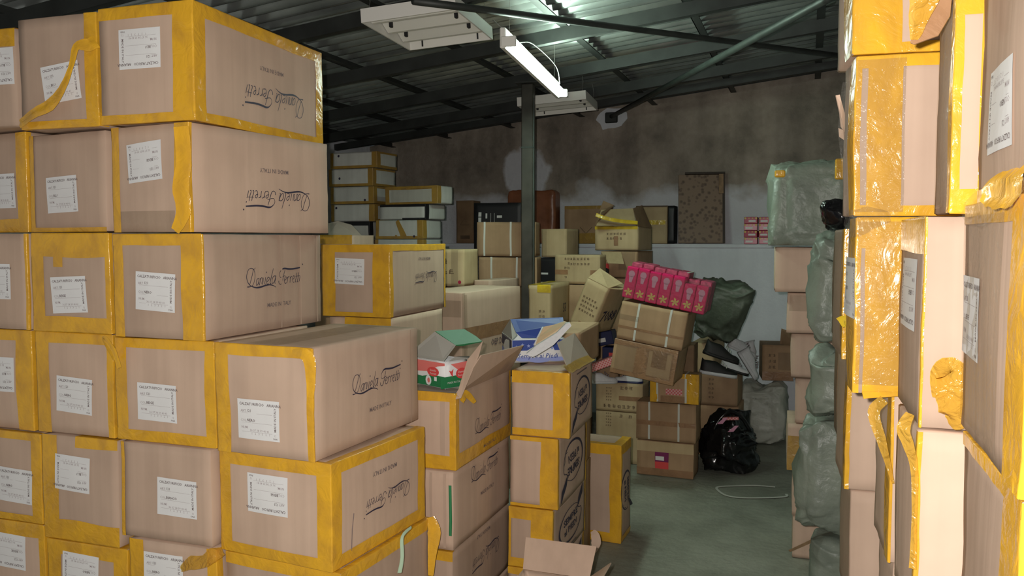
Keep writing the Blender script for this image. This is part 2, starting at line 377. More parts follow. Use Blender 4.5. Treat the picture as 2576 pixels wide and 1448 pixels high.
# the flowing two-word signature print: strokes in drawing units, later scaled to 1 unit width
_SIG = [
 ([(275,940),(330,925),(375,890),(410,800),(430,690),(425,600),(400,545),(360,535),(315,570),(285,650),(272,740),(285,830),(315,885),(360,915),(430,930),(490,920),(560,890),(640,850),(720,828),(790,838),(840,865)], [18,12,10,10,10,12,12,10,10,12,14,14,14,16,22,28,28,24,20,14,8]),
 ([(400,548),(425,540),(442,508)], [10,8]), ([(400,555),(385,640),(360,740),(330,850),(312,895)], [9,13,10]),
 ([(507,722),(470,745),(447,815),(452,878),(478,850),(500,785),(510,722),(500,790),(497,850),(512,864)], 11),
 ([(530,712),(525,780),(512,858)], 12), ([(520,780),(545,715),(568,702),(566,760),(556,825),(566,842)], 11),
 ([(588,695),(582,770),(572,840)], 12), ([(634,680),(624,740),(614,818),(626,830)], 12), ([(662,555),(652,588)], 15),
 ([(650,775),(688,740),(708,690),(692,668),(666,700),(652,770),(662,824),(690,806)], 11),
 ([(794,460),(772,560),(746,660),(722,765),(724,802),(742,792)], [9,15,12]),
 ([(838,618),(800,628),(768,690),(760,768),(776,788),(808,740),(835,650),(846,612),(830,700),(815,768),(828,780)], 12),
 ([(900,715),(905,768),(935,788),(965,750),(985,680),(1010,560),(1036,455)], [16,12,11,12,14,12,9]),
 ([(932,632),(918,580),(930,520),(960,470),(985,440),(1030,420),(1120,415),(1220,395),(1310,362),(1402,328)], [8,9,10,14,22,30,30,28,26,20]),
 ([(932,632),(965,625),(1000,600),(1040,575)], 9),
 ([(1015,690),(1052,660),(1068,618),(1048,603),(1025,650),(1020,720),(1035,752),(1062,735)], 11),
 ([(1092,598),(1086,680),(1070,742)], 12), ([(1086,650),(1108,596),(1132,580)], 12),
 ([(1152,585),(1148,650),(1138,722)], 12), ([(1146,635),(1168,582),(1190,568)], 12),
 ([(1197,640),(1232,610),(1243,560),(1224,553),(1205,600),(1203,670),(1217,702),(1240,688)], 11),
 ([(1303,468),(1290,560),(1268,640),(1266,686),(1284,678)], 12), ([(1347,453),(1332,560),(1313,640),(1311,676),(1328,668)], 12), ([(1268,556),(1365,528)], 8),
 ([(1382,498),(1368,570),(1352,662)], 12), ([(1397,405),(1387,432)], 15)]
def signature():
    p = P2()
    cv = lambda q: ((q[0] - 855) / 1170, (900 - 0.236 * (q[0] - 440) - q[1] - 130) / 1170 / 1.73)
    for pts, w in _SIG:
        w2 = [x / 1170 / 1.35 for x in w] if isinstance(w, list) else w / 1170 / 1.35
        p.stroke([cv(q) for q in pts], w2, 5)
    p.disc(0.497, 0.14, 0.009, 8)
    return p
SIG = signature()
def sig_print(width=0.29):
    p = P2(); p.add(SIG.v, SIG.f, (0, 0.02), 0, width)
    q = P2(); q.text('MADE IN ITALY', (0.015, -0.075), 0.021, bold=0.01)
    return p, q
def ship_label(colour, nums=True):
    """white shipping label 0.155 x 0.122: strong print, faint print"""
    p, q = P2(), P2()
    p.text('CALZATURIFICIO   ARIANNA', (-0.070, 0.0465), 0.0118, left=True, bold=0.012)
    p.text('121', (-0.040, 0.026), 0.0115, left=True, bold=0.01); p.text(colour, (-0.042, -0.003), 0.0115, left=True, bold=0.018)
    q.text('ART.', (-0.066, 0.0245), 0.011, left=True, bold=0.006); q.text('COL.', (-0.066, -0.004), 0.011, left=True); q.text('NUM.', (-0.064, -0.0255), 0.0105, left=True, bold=0.008)
    p.text('MADE IN ITALY', (0.063, 0.004), 0.0105, rot=math.pi / 2, bold=0.008)
    q.text('36 37 38 39 40 41', (0.004, -0.033), 0.0098); q.text('1   2   3   3   2   1', (0.008, -0.043), 0.0098)
    q.text('12', (0.062, -0.044), 0.0085); p.text('PAIA', (0.062, -0.0535), 0.0075, bold=0.01)
    for y in (0.0185, -0.0105, -0.0385): q.rect(-0.062, y - 0.0003, 0.052, y + 0.0003)
    return p, q
LABELS = {c: ship_label(c) for c in ('NERO', 'BEIGE', 'BIANCO', 'BLU')}
def stamp():
    """quill ring stamp, about 1 unit tall"""
    p = P2(); pts = []
    for i in range(25):
        a = math.radians(50 + 320 * i / 24); pts.append((0.44 * math.cos(a), -0.04 + 0.42 * math.sin(a)))
    p.stroke(pts, [0.012, 0.02, 0.035, 0.05, 0.055, 0.045, 0.025, 0.012], 3)
    p.stroke([(0.25, 0.25), (0.33, 0.14), (0.42, 0.10), (0.44, -0.05), (0.38, -0.14), (0.36, -0.27), (0.27, -0.30)], 0.018, 4)
    p.stroke([(0.30, 0.22), (0.37, 0.36), (0.45, 0.47), (0.53, 0.66)], [0.05, 0.12, 0.13, 0.01], 5)
    p.stroke([(0.26, 0.16), (0.31, 0.26)], 0.02, 2)
    p.text('SEMPRE', (-0.01, 0.11), 0.23, rot=0.08, bold=0.03, sx=0.72); p.text('ai PIEDI', (-0.01, -0.14), 0.22, rot=0.08, bold=0.03, sx=0.72)
    return p
STAMP = stamp()
_rb = random.Random(77)
def glyphs(rows, cell, seed=1, gap=0.35):
    """rows of small brush-like characters too blurred to read"""
    rn = random.Random(seed); p = P2()
    for j, (n, x0) in enumerate(rows):
        for i in range(n):
            if rn.random() < 0.06: continue
            cx, cy = x0 + i * cell * (1 + gap * 0.6), -j * cell * 1.7
            for q in range(3):
                p.rect(cx + rn.uniform(0, .25) * cell, cy + cell * (0.1 + 0.3 * q), cx + cell * rn.uniform(.7, 1), cy + cell * (0.2 + 0.3 * q))
            for q in range(2):
                a = rn.uniform(.1, .8) * cell; p.rect(cx + a, cy + cell * rn.uniform(0, .3), cx + a + cell * .13, cy + cell * rn.uniform(.7, 1))
    xs = [v[0] for v in p.v]; ys = [v[1] for v in p.v]; ox, oy = (max(xs) + min(xs)) / 2, (max(ys) + min(ys)) / 2
    p.v = [(x - ox, y - oy) for x, y in p.v]; return p

# ------------------------------------------------------------------ cartons
AX = {'F': (Vector((0, -1, 0)), Vector((1, 0, 0)), Vector((0, 0, 1))), 'B': (Vector((0, 1, 0)), Vector((-1, 0, 0)), Vector((0, 0, 1))),
      'R': (Vector((1, 0, 0)), Vector((0, 1, 0)), Vector((0, 0, 1))), 'L': (Vector((-1, 0, 0)), Vector((0, -1, 0)), Vector((0, 0, 1))),
      'T': (Vector((0, 0, 1)), Vector((1, 0, 0)), Vector((0, 1, 0))), 'D': (Vector((0, 0, -1)), Vector((1, 0, 0)), Vector((0, -1, 0)))}
_seed = [0]
class Carton:
    def __init__(s, root, w, l, h, amp=0.003, bul=(0.004, 0.004, -0.002)):
        _seed[0] += 1; s.root = root; s.w, s.l, s.h = w, l, h; s.amp = amp; s.bul = bul; s.seed = Vector((_seed[0] * 3.17, _seed[0] * 1.31, _seed[0] * 7.7))
        s.half = Vector((w / 2, l / 2, h / 2))
    def D(s, p):
        q = Vector((p[0], p[1], p[2] - s.h / 2)); u = Vector((q.x / s.half.x, q.y / s.half.y, q.z / s.half.z))
        k = [max(0.0, 1 - c * c) for c in u]
        q = q + Vector((u.x * k[1] * k[2] * s.bul[0], u.y * k[0] * k[2] * s.bul[1], u.z * k[0] * k[1] * s.bul[2]))
        n = noise.noise_vector(Vector(p) * 5.5 + s.seed); n2 = noise.noise_vector(Vector(p) * 22 + s.seed)
        e = max(abs(u.x) + abs(u.y), abs(u.x) + abs(u.z), abs(u.y) + abs(u.z)) - 1.75   # crumpled near edges
        q = q + Vector((n.x, n.y, n.z * 0.35)) * s.amp + Vector((n2.x, n2.y, 0.3 * n2.z)) * (s.amp * (0.5 if e > 0 else 0.2))
        return Vector((q.x, q.y, q.z + s.h / 2))
    def frame(s, f):
        n, r, u = AX[f]; c = Vector((0, 0, s.h / 2)) + Vector((n.x * s.half.x, n.y * s.half.y, n.z * s.half.z))
        W_ = 2 * abs(r.dot(s.half)); H_ = 2 * abs(u.dot(s.half)); return n, r, u, c, W_, H_
    def body(s, mat, n=10, open_top=False, name='body'):
        v = []; f = []; idx = {}
        g = [0, 0.006] + [i / n for i in range(1, n)] + [0.994, 1]; N_ = len(g)
        for F_ in 'FBRLT' + 'D':
            if open_top and F_ == 'T': continue
            nn, r, u, c, W_, H_ = s.frame(F_)
            ids = []
            for j in g:
                for i in g:
                    p = c + r * ((i - .5) * W_) + u * ((j - .5) * H_)
                    k = (round(p.x, 5), round(p.y, 5), round(p.z, 5))
                    if k not in idx:
                        e = [abs(abs(p.x) - s.half.x) < 1e-6, abs(abs(p.y) - s.half.y) < 1e-6, abs(abs(p.z - s.h / 2) - s.half.z) < 1e-6]
                        q = p.copy()
                        if sum(e) >= 2:
                            for a in range(3):
                                if e[a]: q[a] += (-0.0016 if (q[a] - (s.h / 2 if a == 2 else 0)) > 0 else 0.0016)
                        idx[k] = len(v); v.append(s.D(q))
                    ids.append(idx[k])
            f += [(ids[j * N_ + i], ids[j * N_ + i + 1], ids[(j + 1) * N_ + i + 1], ids[(j + 1) * N_ + i]) for j in range(N_ - 1) for i in range(N_ - 1)]
        o = link(name, mesh(v, f, 'carton_body'), s.root, M[mat], True)
        if open_top:
            md = o.modifiers.new('wall', 'SOLIDIFY'); md.thickness = 0.005; md.offset = -1
        return o
    def edge_tape(s, A, B, wa=0.04, wb=0.04, mat='tape', t0=0.0, t1=1.0, n=14, off=0.0019):
        nA, nB = AX[A][0], AX[B][0]; t = nA.cross(nB); L_ = 2 * abs(t.dot(s.half))
        e0 = Vector((0, 0, s.h / 2)) + Vector(((nA.x + nB.x) * s.half.x, (nA.y + nB.y) * s.half.y, (nA.z + nB.z) * s.half.z))
        v = []; f = []; prof = [(1, 1.0), (1, 0.5), (1, 0.06), (0, 0), (2, 0.06), (2, 0.5), (2, 1.0)]; m_ = len(prof)
        for i in range(n + 1):
            tt = (t0 + (t1 - t0) * i / n - .5) * L_
            for k, q in prof:
                wob = 1 + 0.09 * noise.noise(Vector((tt * 6, k * 9.1, 0)) + s.seed)
                if k == 0: p = e0 + (nA + nB) * (off - 0.0005)
                elif k == 1: p = e0 - nB * wa * q * wob + nA * off
                else: p = e0 - nA * wb * q * wob + nB * off
                v.append(s.D(p + t * tt))
        f = [(i * m_ + k, (i + 1) * m_ + k, (i + 1) * m_ + k + 1, i * m_ + k + 1) for i in range(n) for k in range(m_ - 1)]
        return link('tape', mesh(v, f, 'tape'), s.root, M[mat], True)
    def tapes(s, spec, mat='tape', k=1.0):
        for q in spec.split():
            a = q.split(':'); ws = [float(x) for x in a[1].split(',')] if len(a) > 1 else [0.042]
            if len(ws) == 1: ws = [ws[0], ws[0]]
            s.edge_tape(a[0][0], a[0][1], ws[0] * k, ws[1], mat, *(ws[2:4] if len(ws) > 2 else ()))
    def decal(s, F_, p2, fu=.5, fv=.5, rot=0.0, sc=1.0, mat='ink', off=0.0018, name='print', parent=None, asp=1.0):
        n, r, u, c, W_, H_ = s.frame(F_); cs, sn = math.cos(rot), math.sin(rot); v = []
        for x, y in p2.v:
            x, y = x * sc * asp, y * sc
            X, Y = x * cs - y * sn + (fu - .5) * W_, x * sn + y * cs + (fv - .5) * H_
            v.append(s.D(c + r * X + u * Y + n * off))
        o = link(name, mesh(v, p2.f, name), parent or s.root, M[mat])
        if name == 'lettering': o['kind'] = 'stuff'
        return o
    def strip(s, F_, u0, v0, u1, v1, mat='tape', off=0.0021, name='tape'):
        n, r, u, c, W_, H_ = s.frame(F_); p = P2(); p.grid((u0 - .5) * W_, (v0 - .5) * H_, (u1 - .5) * W_, (v1 - .5) * H_, 8, 8)
        o = s.decal(F_, p, off=off, mat=mat, name=name); o.data.polygons.foreach_set('use_smooth', [True] * len(o.data.polygons)); return o
    def label(s, F_, fu, fv, colour='NERO', flip=False, tilt=0.0, sc=1.05, off=0.0026):
        rot = math.radians(tilt) + (math.pi if flip else 0)
        p = P2().grid(-0.0775, -0.061, 0.0775, 0.061, 6, 5)
        lb = s.decal(F_, p, fu, fv, rot, sc, 'paper', off, 'label'); lb['label'] = 'white printed paper label'
        a, b = LABELS[colour]
        s.decal(F_, a, fu, fv, rot, sc, 'ink_soft', off + 0.0006, 'lettering', lb); s.decal(F_, b, fu, fv, rot, sc, 'ink_faint', off + 0.0006, 'lettering', lb)
        return lb
    def sig(s, F_, fu, fv, flip=False, width=None, asp=1.0):
        W_ = s.frame(F_)[4]; width = width or W_ * 0.5
        a, b = sig_print(width); rot = math.pi if flip else 0.0
        s.decal(F_, a, fu, fv, rot, 1, 'ink', 0.0024, 'signature_print', asp=asp); s.decal(F_, b, fu, fv, rot, 1, 'ink_soft', 0.0024, 'lettering', asp=asp)
    def strapband(s, fx, mat='strap_white', wd=0.014, faces='FT'):
        """plastic strap running over front and top at fraction fx of the width"""
        x = (fx - .5) * s.w; mb = MB(); o = 0.002; v = []
        path = [(x, -s.l / 2 - o, 0.004), (x, -s.l / 2 - o, s.h / 2), (x, -s.l / 2 - o, s.h + o), (x, 0, s.h + o), (x, s.l / 2, s.h + o)]
        pts = []
        for a, b in zip(path, path[1:]):
            for k in range(5): pts.append(Vector(a).lerp(Vector(b), k / 5))
        pts.append(Vector(path[-1]))
        for p in pts:
            for dx in (-wd / 2, wd / 2): v.append(s.D(p + Vector((dx, 0, 0))))
        return link('strap', mesh(v, [(2 * i, 2 * i + 1, 2 * i + 3, 2 * i + 2) for i in range(len(pts) - 1)], 'strap'), s.root, M[mat])
INFO = {}
def place(px, d, z0, z1, yaw=0.0, lx=None, rx=None, w=None, l=None, side='R'):
    """solve a box from its near upright edge: pixel px at d metres, heights z0..z1; side faces end at pixels lx / rx"""
    yw = math.radians(yaw); ew = Vector((math.cos(yw), math.sin(yw), 0)); el = Vector((-math.sin(yw), math.cos(yw), 0)); zm = (z0 + z1) / 2
    C = WZ(px, zm, d)
    def solve(e, qx):
        k = (qx - 1288) / F; lat0 = C.x * cT + C.y * sT; D0 = d * cP - (zm - H) * sP
        la = e.x * cT + e.y * sT; Da = (-e.x * sT + e.y * cT) * cP
        return (k * D0 - lat0) / (la - k * Da)
    if side == 'R':
        if w is None: w = solve(-ew, lx)
        if l is None: l = solve(el, rx)
        ctr = C - ew * w / 2 + el * l / 2
    else:
        if w is None: w = solve(ew, rx)
        if l is None: l = solve(el, lx)
        ctr = C + ew * w / 2 + el * l / 2
    return Vector((ctr.x, ctr.y, z0)), yw, w, l, z1 - z0
def carton(label, px, d, z0, z1, yaw=0.0, lx=None, rx=None, w=None, l=None, side='R', mat='card', name='carton', group=None, cat='carton', open_top=False, amp=0.003, n=10, bul=(0.004, 0.004, -0.002), gap=0.0034):
    loc, yw, w, l, h = place(px, d, z0, z1, yaw, lx, rx, w, l, side)
    root = thing(name, label, cat, loc + Vector((0, 0, gap)), (0, 0, yw), group)
    c = Carton(root, w, l, h - 2 * gap, amp, bul); c.body(mat, n, open_top)
    INFO[label] = (round(w, 3), round(l, 3), round(h, 3), tuple(round(q, 2) for q in loc))
    return c
def zz(px, d, *ys): return [W(px, y, d).z for y in ys]
def flap(name, q, parent, mat='card', th=0.004, M_=None):
    """cardboard panel from world corner points under parent"""
    inv = (Matrix.Translation(parent.location) @ parent.rotation_euler.to_matrix().to_4x4()).inverted()
    return MB().slab([inv @ Vector(p) for p in q], th).build(name, M[mat], parent)
def ribbon_part(name, pts, wid, nrm, parent, mat='tape', k=5):
    inv = (Matrix.Translation(parent.location) @ parent.rotation_euler.to_matrix().to_4x4()).inverted()
    P = [inv @ Vector(p) for p in catmull([tuple(q) for q in pts], k)]
    if isinstance(wid, (list, tuple)):
        ws = []
        for i in range(len(P)):
            t = i / (len(P) - 1) * (len(wid) - 1); j = min(int(t), len(wid) - 2); ws.append(wid[j] + (wid[j + 1] - wid[j]) * (t - j))
        wid = ws
    return MB().ribbon(P, wid, inv.to_3x3() @ Vector(nrm)).build(name, M[mat], parent, True)
# ------------------------------------------------------------------ the setting
XL, XR, YB, YF = -4.47, 1.75, 7.8, -1.6
SL = 0.1047
def zr(x): return 2.64 + SL * (x - XL)
def slabbox(name, x0, y0, z0, x1, y1, z1, mat, parent=None):
    return MB().box(((x0 + x1) / 2, (y0 + y1) / 2, (z0 + z1) / 2), (x1 - x0, y1 - y0, z1 - z0)).build(name, M[mat], parent)
struct(slabbox('floor', XL - .2, YF, -0.12, XR + .2, YB + .2, 0.0, 'floor_concrete'))
wb = bpy.data.objects.new('wall_back', None); COL.objects.link(wb); struct(wb)
LZ = 1.602                                            # height of the masonry shelf along the back wall
slabbox('lower_masonry', XL, YB - 0.32, 0.0, XR, YB + .15, LZ - 0.03, 'wall_lime', wb)
slabbox('ledge_cap', XL, YB - 0.345, LZ - 0.03, XR, YB + .15, LZ, 'wall_lime', wb)
up = MB(); nx = 40
vv = []; 
for i in range(nx + 1):
    x = XL + (XR - XL) * i / nx; vv += [(x, YB, LZ), (x, YB, zr(x)), (x, YB + .15, zr(x)), (x, YB + .15, LZ)]
ff = [(4 * i + k, 4 * i + 4 + k, 4 * i + 4 + (k + 1) % 4, 4 * i + (k + 1) % 4) for i in range(nx) for k in range(4)]
up.add(vv, ff).build('upper_plaster', M['wall_old'], wb)
# pale chipped plaster round the brace bracket
bp_ = W(1538, 292, dY(1538, YB)); chip = MB(); rn = random.Random(5)
ring = [(bp_.x + (0.10 + 0.05 * rn.random()) * math.cos(a * 0.45) * 1.2, YB - 0.004, bp_.z - 0.03 + (0.08 + 0.05 * rn.random()) * math.sin(a * 0.45)) for a in range(14)]
chip.slab(ring[::-1], 0.008).build('chipped_plaster', M['wall_lime'], wb)
wl = MB(); vv = [(XL, YF, 0), (XL, YB, 0), (XL, YB, zr(XL)), (XL, YF, zr(XL)), (XL - .15, YF, 0), (XL - .15, YB, 0), (XL - .15, YB, zr(XL)), (XL - .15, YF, zr(XL))]
struct(wl.add(vv, [(0, 1, 2, 3), (7, 6, 5, 4), (0, 4, 5, 1), (3, 2, 6, 7), (0, 3, 7, 4), (1, 5, 6, 2)]).build('wall_left', M['wall_lime']))
vv = [(XR, YF, 0), (XR, YB, 0), (XR, YB, zr(XR)), (XR, YF, zr(XR)), (XR + .15, YF, 0), (XR + .15, YB, 0), (XR + .15, YB, zr(XR)), (XR + .15, YF, zr(XR))]
struct(MB().add(vv, [(3, 2, 1, 0), (4, 5, 6, 7), (1, 5, 4, 0), (7, 6, 2, 3), (4, 7, 3, 0), (2, 6, 5, 1)]).build('wall_right', M['wall_old']))
# corrugated roof on purlins and rafters
ce = bpy.data.objects.new('ceiling', None); COL.objects.link(ce); struct(ce)
per = 0.118; sheet_w = per * 7
y = YF
si = 0
while y < YB + .1:
    v = []; f = []; ns_ = int(7.6 * 8)
    for i in range(ns_ + 1):
        yy = y + per * i / 8; dz = 0.026 * math.cos(2 * math.pi * i / 8) + (0.0015 if si % 2 else 0)
        for x in (XL - .15, (XL + XR) / 2, XR + .15): v.append((x, yy, zr(x) + 0.029 + dz))
    for i in range(ns_):
        for k in (0, 1): f.append((3 * i + k, 3 * i + k + 1, 3 * i + 4 + k, 3 * i + 3 + k))
    o = link('roof_sheet', mesh(v, f, 'roof_sheet'), ce, M['roof_sheet'], True)
    y += sheet_w; si += 1
rs = Matrix.Rotation(-math.atan(SL), 3, 'Y')
def beam_x(yc, hgt, wid, drop, mat, nm):
    xc = (XL + XR) / 2; mb = MB(); L = (XR - XL) / math.cos(math.atan(SL)); 
    # channel section: web and two flanges
    mb.box((0, 0, 0), (L, 0.008, hgt)); mb.box((0, wid / 2, hgt / 2 - .004), (L, wid, 0.008)); mb.box((0, wid / 2, -hgt / 2 + .004), (L, wid, 0.008))
    Mx = Matrix.Translation((xc, yc, zr(xc) - drop - hgt / 2)) @ rs.to_4x4()
    return mb.build(nm, M[mat], ce, M=Mx)
for yc in (0.9, 1.85, 2.8, 3.77, 4.75, 5.7, 6.55): beam_x(yc, 0.078, 0.045, 0.052, 'steel_dark', 'rafter')
beam_x(7.1, 0.06, 0.05, 0.052, 'steel_dark', 'rafter')
for xc in (-4.2, -3.55, -2.85, -2.13, -1.42, -0.7, 0.02, 0.74, 1.45):
    mb = MB(); L = YB - YF
    mb.box((xc, (YB + YF) / 2, zr(xc) - 0.026), (0.006, L, 0.048)); mb.box((xc + .022, (YB + YF) / 2, zr(xc) - 0.047), (0.05, L, 0.006))
    mb.build('purlin', M['steel_dark'], ce)
# bare post
pd = 5.9; pc = WZ(1328.5, 1.5, pd)
t = thing('steel_post', 'dark square steel post standing floor to roof in the middle of the store', 'post', (pc.x, pc.y, 0), (0, 0, 0.12))
ph = zr(pc.x) - 0.16
MB().box((0, 0, ph / 2), (0.085, 0.085, ph), b=0.006).build('shaft', M['post_paint'], t)
wj = W(1328, 372, pd).z
MB().box((0, 0, wj), (0.092, 0.092, 0.012), b=0.004).build('weld_collar', M['steel_mid'], t)
MB().box((0, 0, ph + 0.004), (0.16, 0.16, 0.008)).build('head_plate', M['steel_dark'], t)
MB().box((0, 0, 0.006), (0.18, 0.18, 0.012)).build('base_plate', M['steel_dark'], t)
MB().box((0.0455, -0.02, 1.9), (0.006, 0.02, 1.5)).build('edge_rib', M['steel_mid'], t)
# tie rod and brace pipe
a = AZ(1180, 20, 2.72); b_ = AZ(2112, 140, 2.91); dr = (b_ - a).normalized()
o = MB().tube([a - dr * .3, a, b_, b_ + dr * 0.3], 0.017, 10).build('tie_rod', M['steel_dark'], None, True); tag(o, 'long dark tie rod crossing under the roof sheets, left to right', 'pipe')
a = W(1538, 293, dY(1538, YB - .06)); b_ = W(2075, 0, 3.65); dr = (b_ - a).normalized()
t = thing('brace_pipe', 'slanting steel brace pipe rising from the back wall bracket to the roof', 'pipe', a)
MB().tube([Vector((0, 0, 0)), (b_ - a), (b_ - a) + dr * 0.04], 0.021, 10).build('pipe', M['steel_mid'], t, True)
MB().box((0, 0.0, -0.01), (0.12, 0.03, 0.10), b=0.008).build('wall_bracket', M['steel_dark'], t)

# louvred troffer lights
def troffer(label, corners, hgt, wires, z):
    p = [Vector(c) for c in corners]; c = (p[0] + p[1] + p[2] + p[3]) / 4
    wx = ((p[3] - p[0]).length + (p[2] - p[1]).length) / 2; wy = ((p[1] - p[0]).length + (p[2] - p[3]).length) / 2
    ang = math.atan2((p[3] - p[0] + p[2] - p[1]).y, (p[3] - p[0] + p[2] - p[1]).x)
    t = thing('ceiling_light', label, 'light', (c.x, c.y, z), (0, -math.asin((p[3].z + p[2].z - p[0].z - p[1].z) / 2 / wx), ang), 'unlit white troffer lights hung on wires')
    e = M['white_enamel']; th = 0.008
    for sy in (-1, 1): MB().box((0, sy * (wy / 2 - th / 2), hgt / 2), (wx, th, hgt)).build('long_rail', e, t)
    for sx_ in (-1, 1): MB().box((sx_ * (wx / 2 - th / 2), 0, hgt / 2), (th, wy - 2 * th, hgt)).build('end_rail', e, t)
    MB().box((0, 0, hgt + .002), (wx, wy, 0.004)).build('back_pan', e, t)
    for k in range(3):
        yc = (k - 1) * wy / 3.1; q = wy / 3.1 / 2 - 0.012; mb = MB()
        mb.add([(-wx / 2 + .012, yc - q, hgt - .006), (-wx / 2 + .012, yc - 0.012, hgt - .042), (-wx / 2 + .012, yc + 0.012, hgt - .042), (-wx / 2 + .012, yc + q, hgt - .006)] + [(wx / 2 - .012, yc - q, hgt - .006), (wx / 2 - .012, yc - 0.012, hgt - .042), (wx / 2 - .012, yc + 0.012, hgt - .042), (wx / 2 - .012, yc + q, hgt - .006)],
               [(0, 1, 5, 4), (1, 2, 6, 5), (2, 3, 7, 6), (0, 4, 7, 3), (0, 3, 2, 1), (4, 5, 6, 7)]).build('reflector', e, t)
    for k in range(2):
        yc = (k - .5) * wy / 3.1
        for sx_ in (-1, 1):
            for q in (0.36,): MB().box((sx_ * wx * q, yc, hgt - .028), (0.016, 0.022, 0.03), b=.003).build('lamp_holder', M['black_matt'], t)
    for sx_ in (-1, 1): MB().box((sx_ * wx * 0.33, wy / 2 - th - .003, hgt * .45), (0.008, 0.004, 0.035)).build('clip', M['black_matt'], t)
    for sx_ in (-1, 1):
        for sy in (-1, 1):
            x, y_ = sx_ * (wx / 2 - .03), sy * (wy / 2 - .03); gx = c.x + x * math.cos(ang) - y_ * math.sin(ang); top = zr(gx) - z - 0.05
            MB().tube([(x, y_, hgt), (x + .01, y_, (hgt + top) / 2), (x, y_, top)], 0.0016, 5).build('wire', M['wire'], t)
    return t
z1 = 2.70; troffer('larger nearer white troffer light with empty lamp slots hung under the roof', [AZ(907, 58, z1 - .015), AZ(1032, 127, z1 - .015), AZ(1237, 100, z1 + .015), AZ(1150, 22, z1 + .015)], 0.062, 2, z1)
z2 = 2.67; troffer('smaller farther white troffer light hung behind the lit tube', [AZ(1300, 266, z2 - .01), AZ(1345, 291, z2 - .01), AZ(1503, 276, z2 + .02), AZ(1475, 247, z2 + .02)], 0.062, 2, z2)
# lit fluorescent batten
a = AZ(1292, 110, 2.6); b_ = AZ(1421, 237, 2.6); c = (a + b_) / 2; L = (b_ - a).length; ang = math.atan2((b_ - a).y, (b_ - a).x)
t = thing('fluorescent_lamp', 'glowing white fluorescent tube lamp hanging below the roof', 'lamp', c, (0, 0, ang))
tb = MB().tube([(-L / 2, 0, 0), (L / 2, 0, 0)], 0.016, 14).build('tube', M['tube_glow'], t, True); tb['label'] = 'lit fluorescent tube'
MB().box((0, 0.052, 0.03), (L + .03, 0.03, 0.10), b=.005).build('batten', M['white_enamel'], t)
for s_ in (-1, 1): MB().box((s_ * (L / 2 + .012), 0.022, 0.01), (0.022, 0.075, 0.05), b=.004).build('end_cap', M['white_enamel'], t)
for s_ in (-.42, .42):
    gx = c.x + s_ * L * math.cos(ang); top = zr(gx) - 2.6 - .05
    MB().tube([(s_ * L, .05, .08), (s_ * L + .012, 0.05, (top + .08) / 2), (s_ * L, .05, top)], 0.0016, 5).build('wire', M['wire'], t)
q = [AZ(1240, 50, 2.74), AZ(1262, 70, 2.70), AZ(1300, 105, 2.67), AZ(1340, 110, 2.70), AZ(1398, 165, 2.66), AZ(1408, 210, 2.63)]
inv = (Matrix.Translation(c) @ Matrix.Rotation(ang, 4, 'Z')).inverted()
MB().tube([inv @ Vector(p) for p in catmull([tuple(p) for p in q], 6)], 0.003, 6).build('flex_cord', M['wire'], t, True)

# ------------------------------------------------------------------ left wall of cartons
G = 'taped shoe cartons of the left stack'
def LF(label, px, d, z0, z1, yaw, lx, rx=None, l=0.56, tape='FT FD FL FR', lab=None, sig=None, extra=None, w=None, **kw):
    c = carton(label, px, d, z0, z1, yaw, lx=lx, rx=rx, w=w, l=None if rx else l, group=G, **kw)
    c.tapes(tape, 'tape', 1.22)
    if lab: c.label('F', *lab)
    if sig: c.sig('R', *sig)
    return c
zL2 = zz(495, 2.64, -3, 303, 586, 860, 1133, 1385) ; zL2 += [zL2[-1] / 2, 0]
c = LF('top carton of the tallest left stack, taped all round, script logo upside down', 487, 2.64, zL2[1], zL2[0], 2.5, 252, 810, tape='FT:.032,.03 FR:.062,.055 FD:.022 RT:.036 RD:.024 BR:.035,.05', lab=(.45, .63, 'BLU', True), sig=(.56, .42, True))
c = LF('second carton down in the tallest left stack, bare card side with inverted logo', 476, 2.64, zL2[2], zL2[1], -6, 284, 825, tape='FR:.05,.012 FL:.03', lab=(.45, .66, 'BEIGE', True, 4), sig=(.58, .42, True))
c.strip('F', .02, .0, .82, .2, 'film', .0016, 'clear_tape')
ribbon_part('loose_tape', [W(455, 318, 2.6), W(462, 400, 2.605), W(455, 470, 2.6), W(462, 530, 2.6), W(440, 580, 2.62)], [.05, .05, .055, .05, .03], (0.3, -1, 0), c.root)
c = LF('third carton down in the tallest left stack, amber band right of its label', 511, 2.64, zL2[3], zL2[2], 0, 288, 807, tape='FT:.03,.02 FL:.035 FR:.07,.006', lab=(.48, .45, 'NERO', False, -3), sig=(.56, .48, False))
for k in (.60, .78, .945): c.strip('R', k, .01, k + .012, .99, 'card', .0034, 'crease_fold')
c = LF('fourth carton down in the tallest left stack, partly behind the shorter stack', 541, 2.66, zL2[4], zL2[3], 1, 294, None, .55, tape='FT:.025 FL:.04 FR:.03,.02 FD:.03', lab=(.43, .39, 'BEIGE', False, -1))
ribbon_part('loose_tape', [W(290, 905, 2.77), W(270, 870, 2.75), W(262, 850, 2.74), W(285, 880, 2.73), W(300, 925, 2.72)], .02, (0, -1, 0), c.root, 'tape')
c = LF('fifth carton down in the tallest left stack, without front tape', 532, 2.66, zL2[5], zL2[4], 1, 308, None, .55, tape='FL:.012', lab=(.63, .47, 'BIANCO', False, -1))
c = LF('sixth carton down in the tallest left stack, cut by the picture bottom', 546, 2.66, zL2[6], zL2[5], 2, 330, None, .52, tape='FL:.05 FR:.03', lab=(.40, .66, 'NERO'))
ribbon_part('loose_tape', [W(455, 1430, 2.63), W(480, 1415, 2.6), W(510, 1412, 2.58), W(535, 1395, 2.57), W(560, 1385, 2.6)], [.02, .045, .04, .05, .03], (0.2, -1, .5), c.root, 'film_amber')
